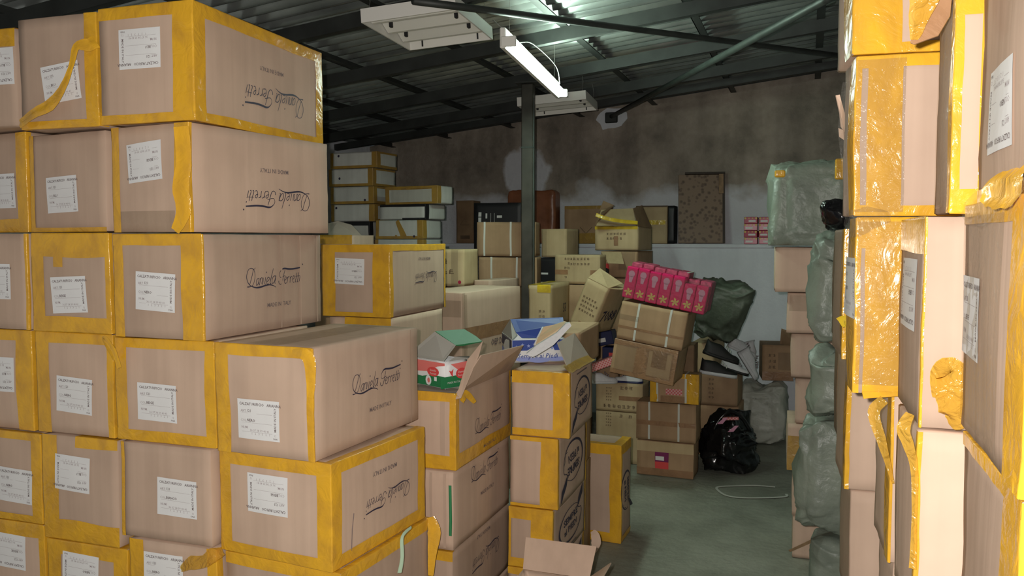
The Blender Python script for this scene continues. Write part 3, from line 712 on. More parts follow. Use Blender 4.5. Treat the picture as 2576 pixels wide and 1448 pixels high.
c = LF('lowest carton of the tallest left stack, below the picture', 544, 2.66, zL2[7], zL2[6], 2, 330, None, .52)
# column to its left
d1 = 2.775
zA = zz(160, d1 + .08, 44, 314, 584, 837, 1098, 1366); zA += [zA[-1] / 2, 0]; zA[1] = zL2[1] - .001
row = [(250, 50, 'BLU', .55, .40, False, 6, 'top carton of the second column from the left edge, draped with torn tape', 'FR:.04 FD:.02'),
       (272, 78, 'BLU', .44, .38, False, 2, 'second carton down in the second column from the left edge', 'FD:.012 FL:.02'),
       (282, 82, 'BEIGE', .49, .38, False, 3, 'third carton down, second column from the left, tape frame all round', 'FT:.07,.02 FL:.05 FD:.045 FR:.015'),
       (290, 95, 'NERO', .50, .39, False, -3, 'fourth carton down in the second column from the left edge', 'FT:.03 FL:.05 FR:.02'),
       (305, 110, 'BLU', .41, .65, True, -2, 'fifth carton down, second column from the left, label upside down', 'FL:.06 FD:.06 FT:.03,.03,0,.55'),
       (328, 124, 'NERO', .42, .63, True, -2, 'sixth carton down, second column from the left, at the picture bottom', 'FL:.05 FT:.04 FR:.05')]
yws = [2.5, -6, 0, 1, 1, 2]
for i, (px, lx, colr, fu, fv, fl_, ti, lb, tp) in enumerate(row):
    c = LF(lb, px - 5, [2.775, 2.835, 2.79, 2.82, 2.805, 2.80][i], zA[i + 1], zA[i], yws[i], lx, None, .52, tape=tp, lab=(fu, fv, colr, fl_, ti))
    if i == 0:
        ribbon_part('loose_tape', [W(241, 105, d1 - .02), W(222, 112, d1 - .03), W(192, 118, d1 - .03), W(178, 170, d1 - .03), W(155, 225, d1 - .02), W(128, 262, d1), W(85, 285, d1 + .03), W(50, 312, d1 + .08)], [.055, .045, .03, .02, .03, .045, .035, .03], (0.1, -1, 0.1), c.root)
    if i == 2: c.strip('F', .30, .66, .42, .9, 'tape'); 
for i in (6,): LF('lowest carton of the second column from the left, below the picture', 322, d1, zA[7], zA[6], 2, 124, None, .52)
# leftmost column, cut by the picture edge
d0 = 2.90
zB = zz(30, d0 + .02, 72, 320, 585, 833, 1092, 1322); zB += [zB[-1] / 2, 0]
row = [(46, 6, True, .62, 0, 'FT:.05', 'top carton at the left picture edge, amber tape along its top'), (72, 44, False, .42, 0, 'FR:.045,.02 FD:.04', 'second carton down at the left picture edge'),
       (74, 56, False, .5, 0, 'FR:.008', 'third carton down at the left picture edge, plain tan front'), (86, 58, True, .55, 0, 'FR:.06 FT:.03', 'fourth carton down at the left picture edge'),
       (108, 30, False, .40, -2, 'FR:.035 FT:.02 FD:.02', 'fifth carton down at the left picture edge'), (118, 62, True, .62, -2, 'FT:.04 FR:.02', 'sixth carton down at the left picture edge')]
for i, (px, gp, fl_, fv, ti, tp, lb) in enumerate(row):
    LF(lb, px - 4, [2.90, 3.02, 2.93, 2.96, 2.93, 2.93][i], zB[i + 1], zB[i], yws[i], None, None, .52, w=0.32, tape=tp, lab=(1 - (gp + 56) / 222, fv, ['BLU', 'NERO', 'BEIGE'][i % 3], fl_, ti))
LF('lowest carton at the left picture edge, below the picture', 112, d0, zB[7], zB[6], 2, None, None, .55, w=.32)
# shorter front stack
d3 = 2.485
z3 = zz(800, d3, 874, 1166, 1441); z3 += [z3[-1] - (z3[1] - z3[2])]; z3 += [0]
c = LF('nearest carton with shaded top on the shorter stack, upright script logo on its side', 788, d3, z3[1], z3[0], -2.5, 546, 1051, tape='FL:.045 FT:.028,.006 FR:.018,.004', lab=(.45, .33, 'NERO', False, 0), sig=(.56, .50, False))
c.strip('T', .28, .02, .62, .97, 'film', .0022, 'clear_tape'); c.strip('R', .90, .01, .908, .99, 'card', .0034, 'crease_fold')
ribbon_part('loose_tape', [W(735, 884, d3 + .02), W(760, 888, d3 - .005), W(778, 905, d3 - .012), W(782, 960, d3 - .012), W(780, 1000, d3 - .01)], [.012, .035, .04, .03, .02], (0.2, -1, .2), c.root)
c = LF('second carton of the shorter stack, wide amber tape and inverted logo', 834, d3, z3[2], z3[1], -5, 556, 1068, tape='FL:.04 FT:.035,.01 FR:.045,.05 FD:.03 RT:.03 RD:.035 BR:.05', lab=(.45, .63, 'BEIGE', True, 0), sig=(.55, .52, True))
MB().tube([c.D(Vector((c.w / 2 + .002, -c.l / 2 + a_ * c.l, b2 * c.h))) for a_, b2 in ((.20, .45), (.185, .3), (.18, .1))], .0012, 5).build('pen_line', M['ink_soft'], c.root)
c = LF('third carton of the shorter stack with a green torn strap on its side', 858, d3, z3[3], z3[2], -4, 572, 1084, tape='FT:.03 FR:.02,.02 RT:.03,.02 BR:.02')
ribbon_part('green_strap', [W(1035, 1325, 2.72), W(1012, 1350, 2.66), W(1012, 1400, 2.66), W(1005, 1440, 2.655)], [.01, .016, .018, .022], (1, -.3, 0.0), c.root, 'strap_green')
ribbon_part('loose_tape', [W(1083, 1300, 2.98), W(1092, 1340, 2.97), W(1086, 1400, 2.97), W(1084, 1447, 2.98)], [.03, .05, .03, .02], (.3, -1, 0), c.root)
LF('lowest carton of the shorter stack, below the picture', 860, d3, 0, z3[3], -4, 572, None, .55)

# middle stack with the open carton
dM = 3.1
zM = zz(1145, dM, 988, 1185, 1388); zM += [zM[-1] - .3, 0]
cM = LF('open carton with raised flaps holding up a shoe box, logo on its side', 1146, dM, zM[1], zM[0], 0, None, 1284, w=.32, tape='FT:.028,.004 FD:.045 FR:.02,.03 RD:.05 BR:.02', sig=(.55, .34, False), open_top=True)
cM.strip('F', .80, .02, .86, .92, 'card', .0012, 'flap_seam')
lM = cM.l
p0 = cM.root.location.copy(); cr = lambda x, y_, z: p0 + Vector((x, y_, z))
hM = cM.h
flap('flap', [cr(cM.w / 2, -lM / 2 + .01, hM), cr(cM.w / 2, lM / 2 - .005, hM), W(1316, 868, 3.50), W(1210, 893, 3.19)], cM.root)
flap('flap', [W(1146, 1004, dM - .012), W(1160, 1001, dM - .012), W(1205, 895, 3.2), W(1215, 857, 3.24), W(1176, 905, 3.17)], cM.root, 'card')
ribbon_part('loose_tape', [W(1155, 1003, 3.09), W(1172, 990, 3.14), W(1195, 1012, 3.2)], [.05, .03, .015], (0.5, -1, .3), cM.root)
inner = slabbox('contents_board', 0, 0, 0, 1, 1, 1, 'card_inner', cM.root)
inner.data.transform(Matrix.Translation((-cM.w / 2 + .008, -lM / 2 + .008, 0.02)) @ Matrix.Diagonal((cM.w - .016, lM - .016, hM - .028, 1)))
c = LF('creased carton under the open carton, upright logo on its side', 1141, dM, zM[2], zM[1], 0, None, 1280, w=.32, tape='', sig=(.52, .72, False))
for k in range(4): c.strip('F', .60 + k * .09, .03, .635 + k * .09, .97, 'card', .0015 + .001 * (k % 2), 'crease_fold')
MB().ribbon([c.D(Vector((c.w / 2 - .012, -c.l / 2 - .004, z))) for z in (.06, .12, .2, .26)], .012, (0, -1, 0)).build('green_strap', M['green_board'], c.root)
c = LF('carton at the picture bottom under the creased carton, logo inverted', 1140, dM, zM[3], zM[2], 0, None, 1280, w=.32, tape='FT:.03,.02,0,.4', sig=(.52, .66, True))
LF('lowest carton of the middle stack, below the picture', 1140, dM, 0, zM[3], 0, None, 1280, w=.32)
# open carton low at the front, only its flaps reach into the picture
q = W(1330, 1500, 2.62)
c = carton('low open carton whose flaps just enter the picture bottom', 1245, 2.75, 0.0, 0.40, 0, w=.26, l=.30, side='L', open_top=True)
pl = c.root.location; cw, cl, chh = c.w, c.l, c.h
flap('flap', [pl + Vector((-cw / 2, cl / 2 - .004, chh)), pl + Vector((cw / 2, cl / 2 - .004, chh)), pl + Vector((cw / 2 + .01, cl / 2 + .06, chh + .1)), pl + Vector((-cw / 2 - .01, cl / 2 + .06, chh + .1))], c.root)
flap('flap', [pl + Vector((cw / 2 - .004, -cl / 2, chh)), pl + Vector((cw / 2 + .08, -cl / 2, chh + .06)), pl + Vector((cw / 2 + .08, cl / 2, chh + .07)), pl + Vector((cw / 2 - .004, cl / 2, chh))], c.root)

# stack with the quill stamp
dS = 3.4
zS = zz(1425, dS, 937, 1104, 1284, 1438); zS += [0]
GS = 'cartons with the quill ring stamp'
def stampon(c, flip, fu=.5, fv=.5, sc=.2):
    sc = c.h * .70
    c.decal('R', STAMP, fu, fv, math.pi if flip else 0, sc, 'ink', .0026, 'stamp_print', asp=.66 * c.l / (.88 * sc))
    c.decal('R', P2().rect(-.10, -.003, .10, .003), fu, fv + (.42 if flip else -.42), 0, 1, 'ink_soft', .0021, 'lettering')
cs = []
for i, (px, lx, rx, fl_, lb, tp) in enumerate([
    (1432, 1288, 1489, True, 'top carton of the stamped stack with raised flap and blue box', 'FT:.05 FR:.07,.02 FD:.03'),
    (1402, 1284, 1474, True, 'second carton of the stamped stack, quill ring upside down', 'FT:.015 FR:.075,.02 FD:.012 BR:.02'),
    (1390, 1280, 1472, False, 'third carton of the stamped stack, quill ring upright', 'FT:.05 FR:.1,.02 FD:.04 FL:.01 BR:.02'),
    (1388, 1278, 1468, False, 'lowest carton of the stamped stack at the picture bottom', 'FT:.03 FR:.05,.02 BR:.02')]):
    c = carton(lb, px, dS, zS[i + 1], zS[i], 2 if i == 0 else 0, lx=lx, rx=rx, group=GS); c.tapes(tp); stampon(c, fl_, .5, .5); cs.append(c)
ribbon_part('loose_tape', [W(1490, 1335, 3.70), W(1497, 1345, 3.70), W(1500, 1365, 3.69), W(1497, 1380, 3.69), W(1494, 1390, 3.69)], [.02, .04, .045, .03, .01], (.3, -1, 0), cs[2].root, 'card')
c = cs[0]; q = c.root.location
flap('flap', [W(1432, 937, dS), W(1488, 905, 3.72), W(1444, 838, 3.72), W(1402, 862, 3.54)], c.root, 'card_inner')
ribbon_part('tape', [W(1424, 930, dS - .01), W(1455, 912, 3.52), W(1484, 898, 3.70)], .06, (.3, -.7, 1), c.root, 'tape_dull')
# tall taped carton on end behind
db = depth(AZ(1562, 1368, 0))
c = carton('taped carton standing on end on the floor by the stamped stack', 1562, db, 0, zz(1562, db, 1120)[0], -2, lx=1440, rx=1586, mat='card'); c.tapes('FT:.05,.05 FR:.06,.02 FD:.05 RT:.05 RD:.03 TR:.03')
c.decal('R', STAMP, .5, .5, -math.pi / 2, .24, 'ink', .0021, 'stamp_print')
# ------------------------------------------------------------------ soft things
def blob(name, label, cat, c, half, mat, e1=0.55, e2=0.55, amp=0.04, fr=3.0, folds=0.0, seed=1, rot=(0, 0, 0), flat=True, nu=96, nv=64, group=None, taper=0.0, part='sack_body', top=0.0):
    t = thing(name, label, cat, (c[0], c[1], c[2] - (half[2] if flat else 0)), rot, group)
    sd = Vector((seed * 5.3, seed * 2.1, seed * 3.7)); v = []
    sg = lambda x, e: math.copysign(abs(x) ** e, x)
    for j in range(nv + 1):
        ph = -math.pi / 2 + math.pi * j / nv
        for i in range(nu):
            a = 2 * math.pi * i / nu
            n = Vector((sg(math.cos(ph), e1) * sg(math.cos(a), e2), sg(math.cos(ph), e1) * sg(math.sin(a), e2), sg(math.sin(ph), e1)))
            p = Vector((n.x * half[0], n.y * half[1], n.z * half[2]))
            k = 1 - taper * (n.z + 1) / 2; p.x *= k; p.y *= k
            dn = amp * (noise.noise(p * fr + sd) + 0.5 * noise.noise(p * fr * 2.3 + sd) + .3 * noise.noise(p * fr * 6 + sd))
            if folds: dn += folds * abs(noise.noise(Vector((p.x * 9, p.y * 9, p.z * 1.2)) + sd)) * (1 - abs(n.z) * .3)
            if mat[:5] == 'woven' or mat == 'black_plastic':
                r1 = 1 - abs(noise.noise(Vector((p.x * 4 + p.z * 3, p.y * 4, p.z * 6)) + sd)); r2 = 1 - abs(noise.noise(Vector((p.x * 7, p.y * 7 - p.z * 5, p.z * 9)) + sd * 2))
                dn += amp * .9 * (r1 ** 6 - .3) + amp * .5 * (r2 ** 8 - .2)
            q = p + n.normalized() * dn
            if top and n.z > .6: q.z += top * noise.noise(Vector((p.x * 8, p.y * 8, 1)) + sd)
            if flat: q.z = max(q.z, -half[2]) + half[2]
            v.append(q)
    f = [(j * nu + i, j * nu + (i + 1) % nu, (j + 1) * nu + (i + 1) % nu, (j + 1) * nu + i) for j in range(nv) for i in range(nu)]
    o = link(part, mesh(v, f, part), t, M[mat], True)
    return t
def pixhalf(x0, x1, y0, y1, d):
    c = W((x0 + x1) / 2, (y0 + y1) / 2, d); return c, (x1 - x0) / 2 / F * d, (y1 - y0) / 2 / F * d

# ------------------------------------------------------------------ cartons further back
def FC(label, px, d, y1, y0, yaw=0, lx=None, rx=None, w=None, l=None, side='R', mat='kraft', z0=None, z1=None, **kw):
    zt, zb = zz(px, d, y1, y0)
    if z0 is not None: zb = z0
    if z1 is not None: zt = z1
    return carton(label, px, d, zb, zt, yaw, lx=lx, rx=rx, w=w, l=l, side=side, mat=mat, **kw)
# amber taped carton behind the left stacks
zk = zz(982, 3.95, 614, 800)
c = FC('amber taped carton behind the left stack, faded logo upside down', 981, 3.95, 614, 800, 1, lx=810, rx=1120); c.root['group'] = 'cartons behind the left stacks'
[o.data.materials.clear() or o.data.materials.append(M['card']) for o in c.root.children if o.name.startswith('body')]
c.tapes('FL:.075 FT:.035 FR:.09,.03 FD:.02 RT:.03 BR:.02,.02'); c.label('F', .42, .63, 'NERO', True, -2); c.sig('R', .6, .58, True, c.l * .42)
zb = zk[1]
for k in range(4):
    h = zb / 4; c = carton(['carton right below the amber taped carton, plain side', 'third carton down behind the left stack', 'fourth carton down behind the left stack', 'floor carton behind the left stack'][k], 984, 3.95, zb - h * (k + 1), zb - h * k, 1, w=.34, l=.62, mat='card', group='cartons behind the left stacks')
    if k == 0: c.tapes('FT:.05,.02,0,.75')
# long plain carton behind the open carton
dB = 4.75
c = FC('long plain carton left of the post, tape band across its side', 1167, dB, 735, 985, -6, w=.34, rx=1308, mat='card')
c.strip('R', 0.0, .50, 1, .64, 'tape_brown', .0011); c.strip('R', .01, .02, .05, .98, 'film', .0014, 'clear_tape'); c.edge_tape('F', 'R', .01, .012, 'film')
c.decal('R', P2().text('OEP.DAMO', (0, 0), .055, bold=.02), .62, .43, 0, 1, 'ink_soft', .002, 'lettering'); c.strip('F', .55, .75, .95, .92, 'film', .0012, 'clear_tape')
zq = zz(1167, dB, 985)[0]
carton('floor carton below the long plain carton', 1167, dB, 0, zq, -6, w=.34, l=.7, mat='card')
# carton with pale lit top
c = FC('carton with pale lit top between amber carton and strapped pair', 1166, 5.5, 626, 722, 3, w=.4, l=.3, mat='kraft_pale'); c.strip('F', .78, 0, .9, 1, 'film', .0012, 'clear_tape'); c.decal('F', glyphs([(3, 0), (4, 0)], .04, 3), .6, .55, 0, 1, 'ink_brown'); c.decal('F', P2().disc(0, 0, .012), .93, .12, 0, 1, 'red_pack', .002, 'red_dot')
carton('hidden support carton under the pale lit carton', 1166, 5.5, 0.6, zz(1166, 5.5, 722)[0], 3, w=.4, l=.3, mat='kraft', n=3)
carton('hidden floor carton under the pale lit carton', 1166, 5.5, 0.0, 0.6, 3, w=.4, l=.3, mat='kraft', n=3)
c = FC('low carton with a shallow lit lid left of the post', 1232, 5.62, 704, 735, -8, w=.13, rx=1305, mat='card'); zq = zz(1232, 5.62, 735)[0]
carton('hidden carton under the shallow lidded carton', 1232, 5.62, .6, zq, -8, w=.11, l=.3, n=3, mat='kraft'); carton('hidden floor carton under the shallow lidded carton', 1232, 5.62, 0, .6, -8, w=.11, l=.3, n=3, mat='kraft')
# strapped pair
dP = 6.15; zp = zz(1345, dP, 557, 646, 722)
for k, lb in enumerate(('upper kraft carton with two white straps beside the post', 'lower kraft carton with two white straps beside the post')):
    c = carton(lb, 1347 + 3 * k, dP, zp[k + 1], zp[k], 12, lx=1200 + 5 * k, l=.3, mat='kraft', group='white strapped cartons by the post'); c.strapband(.13 if k == 0 else .22); c.strapband(.58 if k == 0 else .66)
zq = zp[2]
for k in range(3): carton(['hidden carton under the strapped pair by the post', 'hidden mid carton under the strapped pair by the post', 'hidden floor carton under the strapped pair by the post'][k], 1350, dP, zq * (2 - k) / 3, zq * (3 - k) / 3, 12, w=.42, l=.3, n=3, mat='kraft')
# black carton with white marks
dK = 6.85
c = FC('black carton with white care marks behind the strapped pair', 1312, dK, 508, 640, 4, lx=1192, l=.3, mat='kraft')
c.root['category'] = 'carton'
for o in c.root.children: o.data.materials.clear(); o.data.materials.append(M['black_matt'])
pp = P2(); pp.rect(-.135, -.03, -.108, .008); pp.rect(-.135, -.075, -.108, -.036); pp.rect(-.07, -.045, -.055, -.002); pp.rect(.03, -.04, .075, -.02); pp.rect(.006, -.09, .009, 0); pp.rect(-.025, -.09, -.022, 0)
c.decal('F', pp, .42, .80, 0, 1, 'print_white', .002, 'care_marks')
for k in range(2): carton(['hidden carton under the black carton', 'hidden floor carton under the black carton'][k], 1312, dK, .75 * (1 - k), (zz(1312, dK, 640)[0], .75)[k], 4, w=.38, l=.3, n=3, mat='kraft')
# things standing on the masonry shelf
YS = YB - 0.27
def shelf(label, x0, x1, y1, mat, l=.2, w_side=None, yaw=0, **kw):
    d = dY(x1, YS); zt = zz(x1, d, y1)[0]
    return carton(label, x1, d, LZ, zt, yaw, lx=x0, l=l, mat=mat, **kw)
c = shelf('dull brown carton with a printed triangle on the masonry shelf', 1148, 1190, 503, 'kraft_dark'); c.decal('F', P2().stroke([(-.05, -.03), (0, .03), (.05, -.03), (-.05, -.03)], .004, 1), .5, .5, 0, 1, 'ink_brown')
c.strip('F', .25, .1, .8, .18, 'ink_brown', .0015, 'lettering')
c = shelf('long amber taped carton on the masonry shelf behind the yellow taped one', 1420, 1530, 516, 'kraft'); c.tapes('FD:.1 FT:.03', 'tape_dull'); c.decal('F', P2().stroke([(-.06, .03), (0, -.03), (.06, .03)], .006, 1), .5, .35, 0, 1, 'ink_brown')
c = shelf('kraft carton with black end on the masonry shelf beside the speckled board', 1681, 1696, 516, 'black_matt', l=.2); 
c = shelf('plain kraft carton on the masonry shelf right of the yellow taped carton', 1600, 1678, 516, 'kraft_pale', l=.2); c.strip('F', .3, .5, .95, .62, 'tape_yellow'); c.edge_tape('F', 'T', .012, .1, 'ink_brown')
# brown wrapped bundle behind the post
cc, hx, hz = pixhalf(1276, 1414, 482, 570, dY(1345, YS + .02)); zt = cc.z + hz
t = blob('wrapped_bundle', 'glossy brown wrapped bundle behind the post on the masonry shelf', 'bundle', (cc.x, cc.y - .02, (zt + LZ) / 2 + .006), (hx * .9, .10, (zt - LZ) / 2), 'brown_wrap', .16, .2, .015, 5, .03, 4)
# speckled board and bracket
d = dY(1760, YB - .24); p = [W(1700, 608, d + .03), W(1818, 608, d - .03), W(1822, 436, d + .12), W(1708, 440, d + .18)]
t = thing('patterned_board', 'speckled brown board leaning on the back wall atop the masonry shelf', 'board', (p[0] + p[1]) / 2)
w_ = (p[1] - p[0]).length; h_ = (p[3] - p[0]).length; t.location.z = LZ + .008; t.location.x += .02; t.rotation_euler = (-.17, 0, math.atan2((p[1] - p[0]).y, (p[1] - p[0]).x))
t.location.y = YB - 0.22
MB().box((0, 0.012, h_ / 2), (w_, .024, h_), b=.004).build('panel', M['speckle_board'], t)
MB().box((w_ / 2 - .012, -.004, h_ / 2), (.02, .012, h_)).build('edge_strip', M['wood_dark'], t)
MB().box((0.03, .0, h_ + .012), (w_ * .86, .03, .018)).build('top_batten', M['wood_dark'], t)
MB().box((w_ / 2 - .035, -.012, h_ - .09), (.04, .014, .18)).build('side_batten', M['wood'], t)
# eight small red packs
k = 0
for col in range(2):
    for r_ in range(4):
        d = dY(1905, YB - .29); b0 = W(1871 + 37 * col, 608, d); wpk = 0.115; hpk = 0.0595
        t = thing('red_pack', 'small red carton printed with white band, %s of the %s pile on the shelf' % (['lowest', 'second', 'third', 'topmost'][r_], ['left', 'right'][col]), 'pack', (b0.x + wpk / 2 + [0, .003, -.004, .002][r_], b0.y + .05, LZ + hpk * r_ + .0005), (0, 0, [.03, -.04, .05, -.02][r_]), 'red packs on the masonry shelf')
        MB().box((0, 0, hpk / 2), (wpk - .004, .16, hpk - .002), b=.003).build('box', M['red_pack'], t)
        q = P2().rect(-.03, -.009, .03, .007)
        MB().add([(x + (.012 if (r_ + col) % 2 else -.012), -.0812, y_ + hpk * .4) for x, y_ in q.v], q.f).build('white_band', M['print_white'], t)
        q = P2()
        for i in range(4): q.disc(-.045 + .03 * i, 0, .006 + .003 * (i % 3 == 0), 8)
        MB().add([(x, -.0812, y_ + hpk * .8) for x, y_ in q.v], q.f).build('dot_print', M['print_yellow'], t)
# kraft carton with dark side, right of the post
c = FC('kraft carton with white seam and shadowed side right of the post', 1424, 6.45, 574, 648, -3, lx=1362, rx=1456, mat='kraft_pale'); c.strip('F', .02, 0, .22, 1, 'film', .0012, 'clear_tape')
zq = zz(1424, 6.45, 648)[0]
c = carton('black carton with white squares below the white seamed carton', 1424, 6.45, zq - .3, zq, -3, w=.24, l=.3, mat='black_matt'); pp = P2()
for i in range(4): pp.rect(-.10 + .05 * i, -.045, -.065 + .05 * i, -.01)
pp.rect(-.09, .05, -.03, .065); c.decal('F', pp, .5, .38, 0, 1, 'print_white', .002, 'care_marks')
carton('hidden carton under the black carton with white squares', 1424, 6.45, .5, zq - .3, -3, w=.24, l=.3, n=3, mat='kraft'); carton('hidden floor carton under the black carton with white squares', 1424, 6.45, 0, .5, -3, w=.24, l=.3, n=3, mat='kraft')
# yellow taped open carton and the one under it
dy = 6.3; zy = zz(1604, dy, 568, 631, 700)
c = carton('kraft carton with raised lid and bright yellow tape above the pink pack', 1604, dy, zy[1], zy[0], -5, lx=1497, rx=1640, mat='kraft_pale')
c.edge_tape('F', 'T', .022, .03, 'tape_yellow'); c.strip('F', .45, .2, .55, .6, 'tape_brown'); pp = glyphs([(6, 0), (5, 0)], .022, 8); c.decal('F', pp, .5, .6, 0, 1, 'ink_brown')
flap('flap', [W(1500, 568, dy + .05), W(1600, 566, dy + .02), W(1592, 524, dy + .16), W(1512, 528, dy + .18)], c.root, 'kraft_pale')
flap('flap', [W(1604, 568, dy), W(1640, 574, dy + .3), W(1615, 516, dy + .3), W(1592, 524, dy + .1)], c.root, 'kraft_dark')
flap('flap', [W(1498, 566, dy + .06), W(1508, 530, dy + .2), W(1518, 505, dy + .22), W(1545, 516, dy + .2), W(1520, 536, dy + .1)], c.root, 'kraft_dark')
ribbon_part('tape', [W(1499, 540, dy + .02), W(1530, 550, dy), W(1565, 556, dy - .01), W(1604, 560, dy - .01)], .03, (0, -1, .4), c.root, 'tape_yellow')
c = carton('burst carton with shiny tape under the yellow taped carton', 1602, dy, zy[2], zy[1], -5, lx=1512, rx=1642, mat='kraft'); c.strip('F', .5, .3, .95, .98, 'film', .002, 'clear_tape')
flap('flap', [W(1512, 633, dy - .03), W(1562, 634, dy - .02), W(1570, 664, dy - .14), W(1530, 662, dy - .15)], c.root, 'kraft_pale')
MB().box((-.10, -c.l / 2 - .02, .05), (.05, .04, .12), b=.01).build('can_end', M['red_board'], c.root); MB().box((-.09, -c.l / 2 - .03, .03), (.035, .05, .09), b=.01).build('dark_item', M['black_matt'], c.root)
for k in range(2): carton(['hidden carton under the burst carton', 'hidden floor carton under the burst carton'][k], 1602, dy, zy[2] * (1 - k) / 2, zy[2] * (2 - k) / 2, -5, w=.33, l=.3, n=3, mat='kraft')
# pale carton with characters
dt = 6.0; zt_ = zz(1510, dt, 640, 716)
c = carton('pale kraft carton with rows of printed characters right of the post', 1508, dt, zt_[1], zt_[0], -3, lx=1396, rx=1524, mat='kraft_pale')
c.decal('F', glyphs([(2, 0), (2, 0), (2, 0), (1, 0), (1, 0)], .02, 11), .28, .55, 0, 1, 'ink_brown'); c.decal('F', glyphs([(6, 0), (6, 0)], .022, 12), .56, .78, 0, 1, 'ink_brown'); c.strip('F', 0, .32, .3, .48, 'tape_brown'); c.strip('F', .8, .32, 1, .48, 'tape_brown')
for k in range(3): carton(['hidden carton under the pale printed carton', 'hidden mid carton under the pale printed carton', 'hidden floor carton under the pale printed carton'][k], 1480, dt, zt_[1] * (2 - k) / 3, zt_[1] * (3 - k) / 3, -3, w=.2, l=.1, n=3, mat='kraft')
# yellow topped carton right of post
d5 = 5.55; z5 = zz(1386, d5, 716, 830)
c = carton('carton with yellow taped lid and large digits just right of the post', 1385, d5, z5[1], z5[0], 2, lx=1330, rx=1432, mat='kraft_pale'); c.edge_tape('F', 'T', .05, .09, 'tape_yellow', 0, .6); c.decal('R', P2().text('55', (0, 0), .09, bold=.01, sx=1.1), .7, .4, 0, 1, 'ink'); c.decal('F', glyphs([(2, 0), (2, 0), (2, 0)], .02, 15), .6, .3, 0, 1, 'ink_brown'); c.edge_tape('L', 'T', .02, .06, 'tape_yellow')
for k in range(3): carton(['hidden carton under the yellow lidded carton', 'hidden mid carton under the yellow lidded carton', 'hidden floor carton under the yellow lidded carton'][k], 1386, d5, z5[1] * (2 - k) / 3, z5[1] * (3 - k) / 3, 2, w=.14, l=.24, n=3, mat='kraft')
def tilted(label, ctr, size, yaw, roll, pitch=0, mat='kraft', name='carton', cat='carton', group=None):
    """carton tipped over: ctr is the centre of the box"""
    R = Matrix.Rotation(math.radians(yaw), 3, 'Z') @ Matrix.Rotation(math.radians(roll), 3, 'Y') @ Matrix.Rotation(math.radians(pitch), 3, 'X')
    root = thing(name, label, cat, Vector(ctr) - R @ Vector((0, 0, size[2] / 2)), R.to_euler(), group)
    c = Carton(root, *size); c.body(mat); return c
c = tilted('tipped open carton with large 7088 print beside the pink pack', W(1508, 765, 5.8), (.18, .34, .35), -12, 24, 0, 'kraft_pale')
c.decal('R', P2().text('7088', (0, 0), .12, bold=.012, sx=1.0, shear=.15), .5, .36, 0, 1, 'ink', .002, 'lettering'); c.decal('F', glyphs([(5, 0), (6, 0), (5, 0), (6, 0)], .019, 21), .5, .5, 0, 1, 'ink_brown'); c.strip('F', .35, 0, .65, .14, 'tape_brown')
MB().slab([(-.085, -.17, .352), (.085, -.17, .352), (.105, -.01, .39), (-.085, -.04, .42)], .004).build('flap', M['kraft_pale'], c.root); MB().slab([(.085, -.17, .352), (.085, .17, .352), (.14, .14, .375), (.15, -.10, .37)][::-1], .004).build('flap', M['kraft_pale'], c.root)
# carton behind the blue box
ds = 3.98; zs = zz(1458, ds, 836, 935)
c = carton('plain carton with lit top behind the blue shoe box', 1457, ds, zs[1], zs[0], 4, lx=1380, rx=1506, mat='kraft')
for k in range(2): carton(['plain carton low behind the stamped stack', 'plain floor carton behind the stamped stack'][k], 1457, ds, zs[1] * (1 - k) / 2, zs[1] * (2 - k) / 2, 4, w=.17, l=.3, mat='kraft', n=4)

# ------------------------------------------------------------------ central heap
dc = depth(AZ(1745, 1207, 0)); zc = zz(1747, dc, 1117, 1019)
c = carton('floor carton with purple pasted label below the white strapped carton', 1744, dc, 0, zc[0], -2, lx=1602, rx=1757, mat='kraft', group='central heap cartons'); c.strip('F', 0, .02, 1, .22, 'tape_brown'); c.strip('F', 0, .7, 1, .99, 'kraft_pale', .001, 'paper_band')
lb = c.strip('F', .33, .2, .57, .70, 'purple', .0015, 'label'); lb['label'] = 'purple and red pasted label'; n_ = c.strip('F', .33, .2, .57, .42, 'red_board', .002, 'red_field'); n_ = c.strip('F', .34, .46, .49, .58, 'print_white', .002, 'white_field')
c = carton('double carton with two long white straps on the purple labelled carton', 1750, dc, zc[0], zc[1], -2, lx=1601, rx=1762, mat='kraft', group='central heap cartons'); c.strapband(.22); c.strapband(.72); c.strip('F', 0, .40, 1, .52, 'tape_brown')
zo = zz(1757, dc, 942)[0]
c = carton('amber wrapped carton with straps and pink checked label in the heap', 1757, dc, zc[1], zo, -1, lx=1636, rx=1764, mat='kraft', group='central heap cartons'); c.edge_tape('F', 'L', .05, .02, 'tape'); c.edge_tape('F', 'R', .09, .02, 'tape'); c.edge_tape('F', 'T', .03, .03, 'tape'); c.strapband(.15); c.strapband(.74); c.strip('F', .33, .28, .67, .48, 'gingham', .0015, 'label'); c.strip('F', .22, .02, .72, .24, 'tape_brown')
# printed pair to the left
dn = 5.86; zn = zz(1612, dn, 966, 1040, 1135)
for k, (px, lb) in enumerate(((1616, 'upper printed carton with shoes lying on it, left of the heap'), (1611, 'lower printed carton standing left of the purple labelled one'))):
    c = carton(lb, px, dn, zn[k + 1] if k == 0 else 0.0, zn[k], -2, lx=1500, rx=1632 if k == 0 else 1622, mat='kraft_pale', group='printed cartons left of the heap')
    a1 = .65; c.decal('F', glyphs([(4, 0)], .028, 31 + k), .66, .84 if k == 0 else .93, 0, 1, 'ink_brown'); c.decal('F', glyphs([(3, 0)] * 5, .013, 33 + k), .28, .6 if k == 0 else .85, 0, 1, 'ink_brown')
    if k == 0: c.decal('F', glyphs([(7, 0)], .03, 36), .5, .18, 0, 1, 'ink_brown'); c.strip('F', .5, .4, .99, .55, 'tape_brown', .0012)
